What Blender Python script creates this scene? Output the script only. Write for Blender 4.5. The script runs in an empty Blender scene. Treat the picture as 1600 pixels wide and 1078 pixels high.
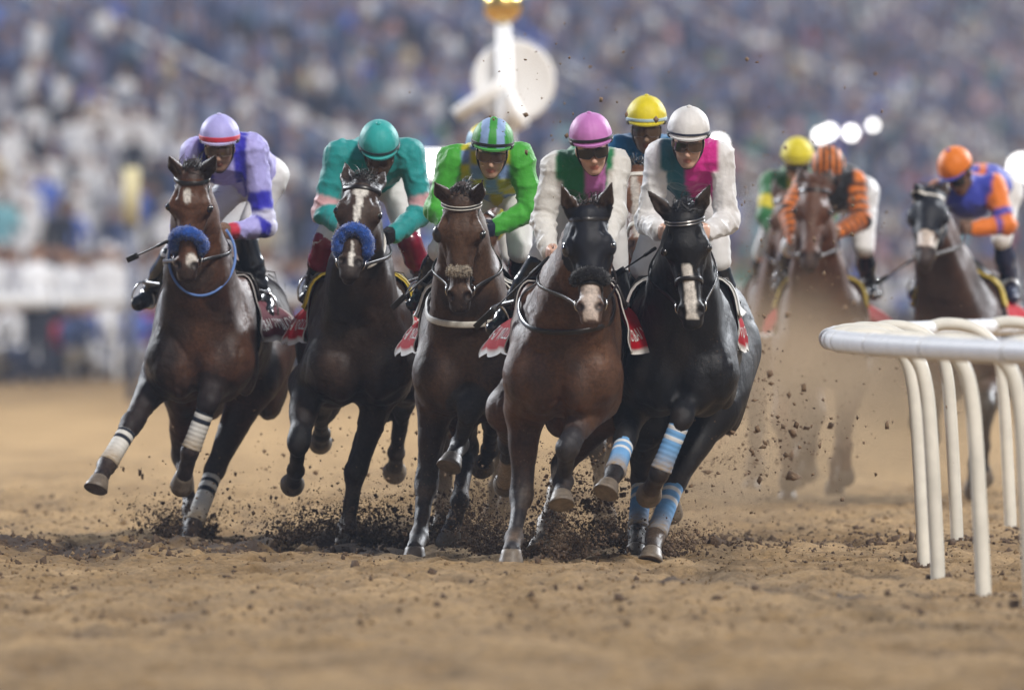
import bpy, math, random
import numpy as np
from mathutils import Vector
from mathutils.bvhtree import BVHTree

random.seed(7)
RNG = np.random.default_rng(11)
SC = bpy.context.scene
COL = SC.collection

# ------------------------------------------------------------------ camera, sky, sun, exposure
FPX, HY, HCAM = 17777.8, 423.0, 1.474          # 400 mm lens on a 36 mm sensor, eye height in metres
cam_data = bpy.data.cameras.new('camera')
cam_data.lens = 400.0
cam_data.sensor_width = 36.0
cam_data.shift_y = -(539.0 - HY) / 1600.0
cam_data.clip_start = 0.5
cam_data.clip_end = 4000.0
cam_data.dof.use_dof = True
cam_data.dof.focus_distance = 58.6
cam_data.dof.aperture_fstop = 2.6
cam_data.dof.aperture_blades = 0
camera = bpy.data.objects.new('camera', cam_data)
camera.location = (0, 0, HCAM)
camera.rotation_euler = (math.radians(90), 0, 0)
COL.objects.link(camera)
SC.camera = camera

SUN_EL, SUN_AZ = math.radians(44), math.radians(152)   # azimuth clockwise from +Y
world = bpy.data.worlds.new('World')
SC.world = world
world.use_nodes = True
wn = world.node_tree.nodes
wl = world.node_tree.links
wn.clear()
sky = wn.new('ShaderNodeTexSky')
sky.sky_type = 'NISHITA'
sky.sun_disc = False
sky.sun_elevation = SUN_EL
sky.sun_rotation = SUN_AZ
sky.dust_density = 3.0
bg = wn.new('ShaderNodeBackground')
bg.inputs['Strength'].default_value = 0.05
wo = wn.new('ShaderNodeOutputWorld')
wl.new(sky.outputs[0], bg.inputs['Color'])
wl.new(bg.outputs[0], wo.inputs['Surface'])

sun_data = bpy.data.lights.new('sun', 'SUN')
sun_data.energy = 2.2
sun_data.angle = math.radians(7)
sun_data.color = (1.0, 0.95, 0.88)
sun = bpy.data.objects.new('sun', sun_data)
sd = Vector((math.sin(SUN_AZ) * math.cos(SUN_EL), math.cos(SUN_AZ) * math.cos(SUN_EL), math.sin(SUN_EL)))
sun.rotation_euler = sd.to_track_quat('Z', 'Y').to_euler()
sun.location = (0, 30, 40)
COL.objects.link(sun)

SC.view_settings.view_transform = 'Standard'
SC.view_settings.look = 'None'
SC.view_settings.exposure = 0.36
SC.view_settings.gamma = 1.0
SC.view_settings.use_curve_mapping = False
SC.cycles.use_denoising = True
SC.cycles.max_bounces = 6
SC.cycles.diffuse_bounces = 2
SC.cycles.glossy_bounces = 2
SC.cycles.transmission_bounces = 4
SC.cycles.volume_bounces = 0
SC.cycles.transparent_max_bounces = 8
SC.cycles.caustics_reflective = False
SC.cycles.caustics_refractive = False
SC.cycles.sample_clamp_indirect = 6.0

# ------------------------------------------------------------------ small maths helpers
def V(*a):
    return np.array(a, dtype=float)

def nrm(v):
    v = np.asarray(v, float)
    return v / (np.linalg.norm(v) + 1e-12)

def P(px, py, D):
    """a point of the place from where it shows in the photograph and how far away it stands"""
    return V((px - 800.0) * D / FPX, D, HCAM - (py - HY) * D / FPX)

def ray_solve(p, px, py, L, sign):
    o = V(0, 0, HCAM)
    r = V((px - 800.0) / FPX, 1.0, -(py - HY) / FPX)
    q = o - p
    A, B, C = r @ r, 2 * r @ q, q @ q - L * L
    disc = B * B - 4 * A * C
    D = -B / (2 * A) if disc <= 0 else (-B + sign * math.sqrt(disc)) / (2 * A)
    return o + r * D

def sst(a, b, x):
    t = np.clip((x - a) / (b - a), 0, 1)
    return t * t * (3 - 2 * t)

def hash3(i, j, k, seed):
    n = (i.astype(np.int64) * 374761393 + j.astype(np.int64) * 668265263 + k.astype(np.int64) * 1440662683 + seed * 974634777) & 0xffffffff
    n = ((n ^ (n >> 13)) * 1274126177) & 0xffffffff
    return ((n ^ (n >> 16)) & 0xffff) / 65535.0

def vnoise(p, seed=0):
    """value noise in [-1,1] for an (N,3) array"""
    i = np.floor(p).astype(np.int64)
    f = p - i
    f = f * f * (3 - 2 * f)
    out = np.zeros(len(p))
    for dx in (0, 1):
        wx = f[:, 0] if dx else 1 - f[:, 0]
        for dy in (0, 1):
            wy = f[:, 1] if dy else 1 - f[:, 1]
            for dz in (0, 1):
                wz = f[:, 2] if dz else 1 - f[:, 2]
                out += wx * wy * wz * hash3(i[:, 0] + dx, i[:, 1] + dy, i[:, 2] + dz, seed)
    return out * 2 - 1

def fbm(p, oct=3, seed=0):
    s, a, o = 0, 0.5, np.zeros(len(p))
    for q in range(oct):
        o += a * vnoise(p * (2.03 ** q), seed + q)
        a *= 0.5
    return o

# ------------------------------------------------------------------ materials
MATS = {}
def mat(name, color=(.5, .5, .5), rough=.6, spec=.5, metal=0.0, attr=False, noise=None, bump=None, sheen=0.0, coat=0.0,
        emit=None, objcol=False, attr_gain=1.0):
    if name in MATS:
        return MATS[name]
    m = bpy.data.materials.new(name)
    m.use_nodes = True
    nt = m.node_tree
    b = nt.nodes['Principled BSDF']
    b.inputs['Roughness'].default_value = rough
    b.inputs['Metallic'].default_value = metal
    b.inputs['Specular IOR Level'].default_value = spec
    b.inputs['Sheen Weight'].default_value = sheen
    b.inputs['Coat Weight'].default_value = coat
    b.inputs['Base Color'].default_value = (*color, 1)
    src = None
    if attr:
        a = nt.nodes.new('ShaderNodeAttribute')
        a.attribute_name = 'Col'
        src = a.outputs['Color']
    elif objcol:
        a = nt.nodes.new('ShaderNodeObjectInfo')
        src = a.outputs['Color']
    tc = None
    if noise or bump:
        tc = nt.nodes.new('ShaderNodeTexCoord')
    if noise:
        scale, amt = noise
        n = nt.nodes.new('ShaderNodeTexNoise')
        n.inputs['Scale'].default_value = scale
        n.inputs['Detail'].default_value = 5
        n.inputs['Roughness'].default_value = .65
        nt.links.new(tc.outputs['Object'], n.inputs['Vector'])
        mr = nt.nodes.new('ShaderNodeMapRange')
        mr.inputs['From Min'].default_value = .25
        mr.inputs['From Max'].default_value = .75
        mr.inputs['To Min'].default_value = 1 - amt
        mr.inputs['To Max'].default_value = 1 + amt
        nt.links.new(n.outputs['Fac'], mr.inputs['Value'])
        mx = nt.nodes.new('ShaderNodeVectorMath')
        mx.operation = 'SCALE'
        if src:
            nt.links.new(src, mx.inputs[0])
        else:
            mx.inputs[0].default_value = color
        nt.links.new(mr.outputs['Result'], mx.inputs['Scale'])
        src = mx.outputs['Vector']
    if src:
        nt.links.new(src, b.inputs['Base Color'])
    if bump:
        scale, strength, dist = bump
        n2 = nt.nodes.new('ShaderNodeTexNoise')
        n2.inputs['Scale'].default_value = scale
        n2.inputs['Detail'].default_value = 4
        nt.links.new(tc.outputs['Object'], n2.inputs['Vector'])
        bp = nt.nodes.new('ShaderNodeBump')
        bp.inputs['Strength'].default_value = strength
        bp.inputs['Distance'].default_value = dist
        nt.links.new(n2.outputs['Fac'], bp.inputs['Height'])
        nt.links.new(bp.outputs['Normal'], b.inputs['Normal'])
    if emit:
        b.inputs['Emission Color'].default_value = (*emit[0], 1)
        b.inputs['Emission Strength'].default_value = emit[1]
    MATS[name] = m
    return m

def coat_material():
    """short sweaty horse coat: vertex colour, patchy sweat in the gloss, flecks of thrown sand"""
    m = mat('horse_coat', rough=.5, spec=.30, attr=True, noise=(55, .50), bump=(60, .42, .010))
    nt = m.node_tree
    for q in nt.nodes:      # fine hair in the relief
        if q.type == 'TEX_NOISE' and q.inputs['Scale'].default_value == 60:
            q.inputs['Detail'].default_value = 9
            q.inputs['Roughness'].default_value = .70
        if q.type == 'BUMP':
            q.inputs['Strength'].default_value = .46
    b = nt.nodes['Principled BSDF']
    tc = nt.nodes.new('ShaderNodeTexCoord')
    n = nt.nodes.new('ShaderNodeTexNoise')
    n.inputs['Scale'].default_value = 5
    n.inputs['Detail'].default_value = 6
    nt.links.new(tc.outputs['Object'], n.inputs['Vector'])
    mr = nt.nodes.new('ShaderNodeMapRange')
    mr.inputs['From Min'].default_value = .35
    mr.inputs['From Max'].default_value = .68
    mr.inputs['To Min'].default_value = .36
    mr.inputs['To Max'].default_value = .66
    nt.links.new(n.outputs['Fac'], mr.inputs['Value'])
    nt.links.new(mr.outputs['Result'], b.inputs['Roughness'])
    # sand flecks
    w = nt.nodes.new('ShaderNodeTexVoronoi')
    w.inputs['Scale'].default_value = 55
    nt.links.new(tc.outputs['Object'], w.inputs['Vector'])
    n3 = nt.nodes.new('ShaderNodeTexNoise')
    n3.inputs['Scale'].default_value = 3.0
    nt.links.new(tc.outputs['Object'], n3.inputs['Vector'])
    m1 = nt.nodes.new('ShaderNodeMapRange')
    m1.inputs['From Min'].default_value = .45
    m1.inputs['From Max'].default_value = .7
    m1.inputs['To Min'].default_value = 0.02
    m1.inputs['To Max'].default_value = .17
    nt.links.new(n3.outputs['Fac'], m1.inputs['Value'])
    lt = nt.nodes.new('ShaderNodeMath')
    lt.operation = 'LESS_THAN'
    nt.links.new(w.outputs['Distance'], lt.inputs[0])
    nt.links.new(m1.outputs['Result'], lt.inputs[1])
    mul = nt.nodes.new('ShaderNodeMath')
    mul.operation = 'MULTIPLY'
    mul.inputs[1].default_value = .55
    nt.links.new(lt.outputs[0], mul.inputs[0])
    mix = nt.nodes.new('ShaderNodeMixRGB')
    mix.inputs['Color2'].default_value = (.26, .18, .11, 1)
    old = b.inputs['Base Color'].links[0].from_socket
    nt.links.new(old, mix.inputs['Color1'])
    nt.links.new(mul.outputs[0], mix.inputs['Fac'])
    nt.links.new(mix.outputs[0], b.inputs['Base Color'])
    return m

# ------------------------------------------------------------------ objects
def empty(name, loc, label=None, cat=None, group=None, kind=None):
    o = bpy.data.objects.new(name, None)
    o.location = [float(x) for x in loc]
    o.empty_display_size = .2
    COL.objects.link(o)
    tag(o, label, cat, group, kind)
    return o

def tag(o, label=None, cat=None, group=None, kind=None):
    if label: o['label'] = label
    if cat: o['category'] = cat
    if group: o['group'] = group
    if kind: o['kind'] = kind
    return o

def root_loc(parent):
    q = parent
    while q is not None and q.parent is not None:
        q = q.parent
    return np.array(q.location) if q is not None else np.zeros(3)

def make_mesh(name, v, f, material=None, col=None, smooth=True):
    v = np.asarray(v, np.float32)
    me = bpy.data.meshes.new(name)
    if isinstance(f, np.ndarray):
        n, c = f.shape
        me.vertices.add(len(v))
        me.vertices.foreach_set('co', v.ravel())
        me.loops.add(n * c)
        me.loops.foreach_set('vertex_index', f.astype(np.int32).ravel())
        me.polygons.add(n)
        me.polygons.foreach_set('loop_start', np.arange(n, dtype=np.int32) * c)
        me.update(calc_edges=True)
        me.validate()
    else:
        me.from_pydata([tuple(map(float, x)) for x in v], [], [tuple(int(i) for i in q) for q in f])
        me.update()
    if smooth:
        me.polygons.foreach_set('use_smooth', np.ones(len(me.polygons), dtype=bool))
    if col is not None and len(me.vertices) == len(col):
        a = me.attributes.new('Col', 'FLOAT_COLOR', 'POINT')
        c4 = np.ones((len(col), 4), np.float32)
        c4[:, :3] = col
        a.data.foreach_set('color', c4.ravel())
    if material is not None:
        for q in (material if isinstance(material, (list, tuple)) else [material]):
            me.materials.append(q)
    return me

def obj(name, v, f, material, parent=None, col=None, smooth=True, loc=None):
    """one mesh object; v in world metres; parent's root location is taken off"""
    v = np.asarray(v, float)
    base = root_loc(parent) if parent is not None else (np.zeros(3) if loc is None else np.asarray(loc, float))
    me = make_mesh(name, v - base, f, material, col, smooth)
    o = bpy.data.objects.new(name, me)
    COL.objects.link(o)
    if parent is not None:
        o.parent = parent
    else:
        o.location = base
    return o

# ------------------------------------------------------------------ shape helpers
def tube(pts, r, seg=8, closed=False, cap=True):
    pts = np.asarray(pts, float)
    n = len(pts)
    r = np.full(n, r) if np.isscalar(r) else np.asarray(r, float)
    if closed:
        T = np.roll(pts, -1, 0) - np.roll(pts, 1, 0)
    else:
        T = np.gradient(pts, axis=0)
    T /= np.linalg.norm(T, axis=1)[:, None] + 1e-12
    a = nrm(np.cross(T[0], V(0.123, 0.31, 0.94)))
    vs = []
    for i in range(n):
        a = nrm(a - T[i] * (a @ T[i]))
        b = np.cross(T[i], a)
        for s in range(seg):
            t = 2 * math.pi * s / seg
            vs.append(pts[i] + r[i] * (math.cos(t) * a + math.sin(t) * b))
    fs = []
    for i in range(n if closed else n - 1):
        j = (i + 1) % n
        for s in range(seg):
            s2 = (s + 1) % seg
            fs.append((i * seg + s, i * seg + s2, j * seg + s2, j * seg + s))
    if cap and not closed:
        fs.append(tuple(reversed(range(seg))))
        fs.append(tuple((n - 1) * seg + s for s in range(seg)))
    return np.array(vs), fs

def ribbon(pts, nor, width, thick, closed=False, sink=.003):
    pts = np.asarray(pts, float)
    nor = np.asarray(nor, float)
    n = len(pts)
    T = (np.roll(pts, -1, 0) - np.roll(pts, 1, 0)) if closed else np.gradient(pts, axis=0)
    T /= np.linalg.norm(T, axis=1)[:, None] + 1e-12
    S = np.cross(T, nor)
    S /= np.linalg.norm(S, axis=1)[:, None] + 1e-12
    h = width / 2
    rows = [pts - S * h - nor * sink, pts + S * h - nor * sink, pts + S * h + nor * thick * .7, pts + S * h * .7 + nor * thick,
            pts - S * h * .7 + nor * thick, pts - S * h + nor * thick * .7]
    m = len(rows)
    vs = np.stack(rows, 1).reshape(-1, 3)
    fs = []
    for i in range(n if closed else n - 1):
        j = (i + 1) % n
        for s in range(m):
            s2 = (s + 1) % m
            fs.append((i * m + s, i * m + s2, j * m + s2, j * m + s))
    if not closed:
        fs.append(tuple(reversed(range(m))))
        fs.append(tuple((n - 1) * m + s for s in range(m)))
    return vs, fs

def merge(parts):
    vs, fs, o = [], [], 0
    for v, f in parts:
        vs.append(np.asarray(v))
        fs += [tuple(i + o for i in q) for q in f]
        o += len(v)
    return np.concatenate(vs), fs

def box(c, h, R=None):
    c = np.asarray(c, float)
    h = np.asarray(h, float)
    R = np.eye(3) if R is None else np.asarray(R)
    v = [c + (R.T @ (h * V(x, y, z))) for x in (-1, 1) for y in (-1, 1) for z in (-1, 1)]
    f = [(0, 1, 3, 2), (4, 6, 7, 5), (0, 4, 5, 1), (2, 3, 7, 6), (0, 2, 6, 4), (1, 5, 7, 3)]
    return np.array(v), f

def sheet(G, N, thick):
    """closed thin shell from a grid of points G[i,j] and normals"""
    a, b = G.shape[:2]
    v = np.concatenate([(G + N * thick).reshape(-1, 3), G.reshape(-1, 3)])
    m = a * b
    f = []
    ix = lambda i, j: i * b + j
    for i in range(a - 1):
        for j in range(b - 1):
            q = (ix(i, j), ix(i + 1, j), ix(i + 1, j + 1), ix(i, j + 1))
            f.append(q)
            f.append(tuple(m + k for k in reversed(q)))
    edge = [ix(i, 0) for i in range(a)] + [ix(a - 1, j) for j in range(1, b)] + [ix(i, b - 1) for i in range(a - 2, -1, -1)] + [ix(0, j) for j in range(b - 2, 0, -1)]
    for k in range(len(edge)):
        p, q = edge[k], edge[(k + 1) % len(edge)]
        f.append((p, q, m + q, m + p))
    return v, f

def lathe(c, axis, prof, seg=24, ref=None):
    """prof: list of (distance along axis, radius)"""
    axis = nrm(axis)
    a = nrm(np.cross(axis, V(.2, .9, .3) if ref is None else ref))
    b = np.cross(axis, a)
    vs, fs = [], []
    for d, r in prof:
        for s in range(seg):
            t = 2 * math.pi * s / seg
            vs.append(c + axis * d + r * (math.cos(t) * a + math.sin(t) * b))
    for i in range(len(prof) - 1):
        for s in range(seg):
            s2 = (s + 1) % seg
            fs.append((i * seg + s, i * seg + s2, (i + 1) * seg + s2, (i + 1) * seg + s))
    fs.append(tuple(reversed(range(seg))))
    fs.append(tuple((len(prof) - 1) * seg + s for s in range(seg)))
    return np.array(vs), fs

def ico(sub=1):
    t = (1 + 5 ** .5) / 2
    v = [(-1, t, 0), (1, t, 0), (-1, -t, 0), (1, -t, 0), (0, -1, t), (0, 1, t), (0, -1, -t), (0, 1, -t), (t, 0, -1), (t, 0, 1), (-t, 0, -1), (-t, 0, 1)]
    v = [nrm(x) for x in v]
    f = [(0, 11, 5), (0, 5, 1), (0, 1, 7), (0, 7, 10), (0, 10, 11), (1, 5, 9), (5, 11, 4), (11, 10, 2), (10, 7, 6), (7, 1, 8), (3, 9, 4), (3, 4, 2), (3, 2, 6), (3, 6, 8), (3, 8, 9), (4, 9, 5), (2, 4, 11), (6, 2, 10), (8, 6, 7), (9, 8, 1)]
    for _ in range(sub):
        mid, nf = {}, []
        def m(a, b):
            k = (min(a, b), max(a, b))
            if k not in mid:
                v.append(nrm(v[a] + v[b]))
                mid[k] = len(v) - 1
            return mid[k]
        for a, b, c in f:
            x, y, z = m(a, b), m(b, c), m(c, a)
            nf += [(a, x, z), (b, y, x), (c, z, y), (x, y, z)]
        f = nf
    return np.array(v), np.array(f)

def smooth_path(pts, n):
    """Catmull-Rom through pts, n samples"""
    p = np.asarray(pts, float)
    p = np.vstack([2 * p[0] - p[1], p, 2 * p[-1] - p[-2]])
    out = []
    m = len(p) - 3
    for q in np.linspace(0, m - 1e-6, n):
        i = int(q)
        t = q - i
        a, b, c, d = p[i], p[i + 1], p[i + 2], p[i + 3]
        out.append(.5 * ((2 * b) + (c - a) * t + (2 * a - 5 * b + 4 * c - d) * t * t + (3 * b - a - 3 * c + d) * t ** 3))
    return np.array(out)

# ------------------------------------------------------------------ bodies: smooth unions of tapered limbs and muscles, skinned as ONE surface
def cone(a, b, ra, rb, k=.03, flat=None, sub=False):
    return ('c', np.asarray(a, float), np.asarray(b, float), ra, rb, k, flat, sub)

def ell(c, R, rad, k=.03, sub=False):
    return ('e', np.asarray(c, float), np.asarray(R, float), np.asarray(rad, float), k, sub)

def frame_from(z, x):
    """rows: x', y', z' with z' exact"""
    z = nrm(z)
    x = nrm(np.asarray(x) - z * (np.asarray(x) @ z))
    return np.stack([x, np.cross(z, x), z])

def prim_box(p, off):
    if p[0] == 'c':
        r = max(p[3], p[4]) + off
        return np.minimum(p[1], p[2]) - r, np.maximum(p[1], p[2]) + r
    e = np.sqrt(((p[2] * (p[3] + off)[:, None]) ** 2).sum(0))
    return p[1] - e, p[1] + e

def bake(prims, vox, off=0.0, clip=None):
    bb = [prim_box(p, off) for p in prims if not p[-1]]
    lo = np.min([b[0] for b in bb], 0) - 4 * vox - .02
    hi = np.max([b[1] for b in bb], 0) + 4 * vox + .02
    dim = np.ceil((hi - lo) / vox).astype(int) + 1
    f = np.full(dim, 1.0, np.float32)
    ax = [(lo[i] + np.arange(dim[i]) * vox).astype(np.float32) for i in range(3)]
    for p in prims:
        k = p[5] if p[0] == 'c' else p[4]
        b0, b1 = prim_box(p, off)
        m = k + 3 * vox
        i0 = np.maximum(np.floor((b0 - m - lo) / vox).astype(int), 0)
        i1 = np.minimum(np.ceil((b1 + m - lo) / vox).astype(int) + 1, dim)
        if (i1 <= i0).any():
            continue
        sl = tuple(slice(i0[i], i1[i]) for i in range(3))
        X = ax[0][sl[0]][:, None, None]
        Y = ax[1][sl[1]][None, :, None]
        Z = ax[2][sl[2]][None, None, :]
        if p[0] == 'c':
            a, b, ra, rb = p[1], p[2], p[3] + off, p[4] + off
            qx, qy, qz = X - np.float32(a[0]), Y - np.float32(a[1]), Z - np.float32(a[2])
            d = b - a
            if p[6] is not None:
                w, mlt = p[6]
                w = nrm(w)
                s = (qx * np.float32(w[0]) + qy * np.float32(w[1]) + qz * np.float32(w[2])) * np.float32(mlt - 1)
                qx, qy, qz = qx + s * np.float32(w[0]), qy + s * np.float32(w[1]), qz + s * np.float32(w[2])
                d = d + w * ((d @ w) * (mlt - 1))
            dd = float(d @ d) + 1e-12
            t = np.clip((qx * np.float32(d[0]) + qy * np.float32(d[1]) + qz * np.float32(d[2])) / np.float32(dd), 0, 1)
            dist = np.sqrt((qx - t * np.float32(d[0])) ** 2 + (qy - t * np.float32(d[1])) ** 2 + (qz - t * np.float32(d[2])) ** 2) - (np.float32(ra) + np.float32(rb - ra) * t)
        else:
            c, R, rad = p[1], p[2], p[3] + (off if not p[-1] else 0)
            qx, qy, qz = X - np.float32(c[0]), Y - np.float32(c[1]), Z - np.float32(c[2])
            u = [(qx * np.float32(R[i][0]) + qy * np.float32(R[i][1]) + qz * np.float32(R[i][2])) / np.float32(rad[i]) for i in range(3)]
            k0 = np.sqrt(u[0] ** 2 + u[1] ** 2 + u[2] ** 2)
            k1 = np.sqrt((u[0] / np.float32(rad[0])) ** 2 + (u[1] / np.float32(rad[1])) ** 2 + (u[2] / np.float32(rad[2])) ** 2) + 1e-6
            dist = k0 * (k0 - 1) / k1
        A = f[sl]
        if p[-1]:
            dist = -dist
            h = np.maximum(k - np.abs(A - dist), 0) / k
            f[sl] = np.maximum(A, dist) + h * h * (k * .25)
        else:
            h = np.maximum(k - np.abs(A - dist), 0) / k
            f[sl] = np.minimum(A, dist) - h * h * (k * .25)
    if clip is not None:
        for (pt, n) in clip:     # keep the side the normal points away from
            pl = ((ax[0][:, None, None] - pt[0]) * n[0] + (ax[1][None, :, None] - pt[1]) * n[1] + (ax[2][None, None, :] - pt[2]) * n[2]).astype(np.float32)
            np.maximum(f, pl, out=f)
    return surface(f, lo, vox)

def surface(f, lo, vox):
    ins = f < 0
    n = [s - 1 for s in f.shape]
    al = np.ones(n, bool)
    an = np.zeros(n, bool)
    for dx in (0, 1):
        for dy in (0, 1):
            for dz in (0, 1):
                c = ins[dx:dx + n[0], dy:dy + n[1], dz:dz + n[2]]
                al &= c
                an |= c
    act = an & ~al
    I, J, K = np.nonzero(act)
    idx = np.full(n, -1, np.int32)
    idx[I, J, K] = np.arange(len(I))
    c = {}
    for dx in (0, 1):
        for dy in (0, 1):
            for dz in (0, 1):
                c[dx, dy, dz] = f[I + dx, J + dy, K + dz]
    acc = np.zeros((len(I), 3))
    cnt = np.zeros(len(I))
    cs = list(c.keys())
    for a in cs:
        for axn in range(3):
            if a[axn] == 0:
                b = list(a)
                b[axn] = 1
                b = tuple(b)
                fa, fb = c[a], c[b]
                m = (fa < 0) != (fb < 0)
                t = np.where(m, fa / np.where(m, fa - fb, 1), 0)
                pos = np.tile(np.array(a, float), (len(I), 1))
                pos[:, axn] = t
                acc += pos * m[:, None]
                cnt += m
    v = (acc / np.maximum(cnt, 1)[:, None] + np.stack([I, J, K], 1)) * vox + lo
    quads = []
    for axn in range(3):
        o = [(1, 2), (2, 0), (0, 1)][axn]
        s0 = [slice(None)] * 3
        s1 = [slice(None)] * 3
        s0[axn] = slice(0, -1)
        s1[axn] = slice(1, None)
        A, B = ins[tuple(s0)], ins[tuple(s1)]
        q = np.stack(np.nonzero(A != B), 1)
        ok = np.ones(len(q), bool)
        for w in o:
            ok &= (q[:, w] > 0) & (q[:, w] < f.shape[w] - 1)
        q = q[ok]
        up = A[q[:, 0], q[:, 1], q[:, 2]]
        def g(da, db):
            r = q.copy()
            r[:, o[0]] -= da
            r[:, o[1]] -= db
            return idx[r[:, 0], r[:, 1], r[:, 2]]
        Q = np.stack([g(1, 1), g(0, 1), g(0, 0), g(1, 0)], 1)
        Q[~up] = Q[~up][:, ::-1]
        quads.append(Q)
    Q = np.concatenate(quads)
    Q = Q[(Q >= 0).all(1)]
    return v, Q

def vert_normals(v, Q):
    fn = np.cross(v[Q[:, 2]] - v[Q[:, 0]], v[Q[:, 3]] - v[Q[:, 1]])
    N = np.zeros_like(v)
    for i in range(4):
        np.add.at(N, Q[:, i], fn)
    return N / (np.linalg.norm(N, axis=1)[:, None] + 1e-12)

def seg_param(v, a, b):
    d = b - a
    t = np.clip(((v - a) @ d) / (d @ d), 0, 1)
    return t, np.linalg.norm(v - (a + t[:, None] * d), axis=1)

# ------------------------------------------------------------------ horses
UP = V(0, 0, 1)
M_COAT = coat_material()
M_HOOF = mat('hoof_horn', (.16, .13, .10), .5, .4, noise=(30, .45), bump=(90, .3, .004))
M_EYE = mat('horse_eye', (.008, .005, .004), .08, .6, coat=.6)
M_HAIR = mat('horse_hair', attr=True, rough=.55, spec=.35)
M_LEATHER = mat('dark_leather', (.012, .009, .008), .34, .55, noise=(40, .3), bump=(120, .2, .002))
M_TAN = mat('tan_leather', (.33, .17, .07), .5, .4, noise=(30, .25))
M_WHITE_STRAP = mat('white_strap', (.62, .60, .55), .55, .4, noise=(35, .15))
M_METAL = mat('polished_metal', (.62, .62, .62), .22, .5, metal=1.0)
M_ATTR_CLOTH = mat('dyed_cloth', attr=True, rough=.8, spec=.12, noise=(22, .10), bump=(420, .22, .0015))
M_BLUE_WOOL = mat('blue_sheepskin', (.012, .07, .34), .9, .15, noise=(40, .35), bump=(120, .9, .01), sheen=.6)
M_BLACK_WOOL = mat('black_sheepskin', (.006, .006, .009), .9, .15, noise=(40, .35), bump=(120, .9, .01), sheen=.3)
M_GREY_WOOL = mat('worn_sheepskin', (.30, .25, .19), .95, .1, noise=(60, .5), bump=(110, .9, .01), sheen=.4)
M_HOOD = mat('hood_cloth', (.006, .007, .013), .6, .35, noise=(20, .3), bump=(500, .2, .001))
M_WHITE_CLOTH = mat('white_cloth', (.66, .66, .64), .75, .25, noise=(12, .10), bump=(300, .25, .002))
M_CLEAR = mat('eye_cover', (.03, .03, .035), .12, .6)

SILL = {'left': -1, 'right': 1}

def hoof_mesh(C, axis, front, sole_up=False):
    axis = nrm(axis)
    fp = nrm(front - axis * (front @ axis))
    lat = np.cross(axis, fp)
    if sole_up:
        n = V(0, 0, -1)
        fp0 = nrm(V(front[0], front[1], 0))
        lat = np.cross(n, fp0)
        axis = nrm(n * .8 + fp0 * .45)
    else:
        n = nrm(axis * .80 - fp * .52)
        fp0 = nrm(fp - n * (fp @ n))
    vs, fs = [], []
    seg = 18
    prof = [(-.012, .040, 0), (.0, .050, .0), (.015, .0525, .004), (.045, .060, .014), (.078, .067, .026), (.082, .064, .026), (.076, .045, .022)]
    for d, r, fo in prof:
        for s in range(seg):
            t = 2 * math.pi * s / seg
            cx, sx = math.cos(t), math.sin(t)
            rr = r * (1.0 if cx > -.2 else 1.0 - .18 * (-cx - .2))
            vs.append(C + n * d + fp0 * (fo + rr * cx * 1.08) + lat * rr * sx)
    for i in range(len(prof) - 1):
        for s in range(seg):
            s2 = (s + 1) % seg
            fs.append((i * seg + s, i * seg + s2, (i + 1) * seg + s2, (i + 1) * seg + s))
    fs.append(tuple(reversed(range(seg))))
    fs.append(tuple((len(prof) - 1) * seg + s for s in range(seg)))
    return np.array(vs), fs

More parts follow.
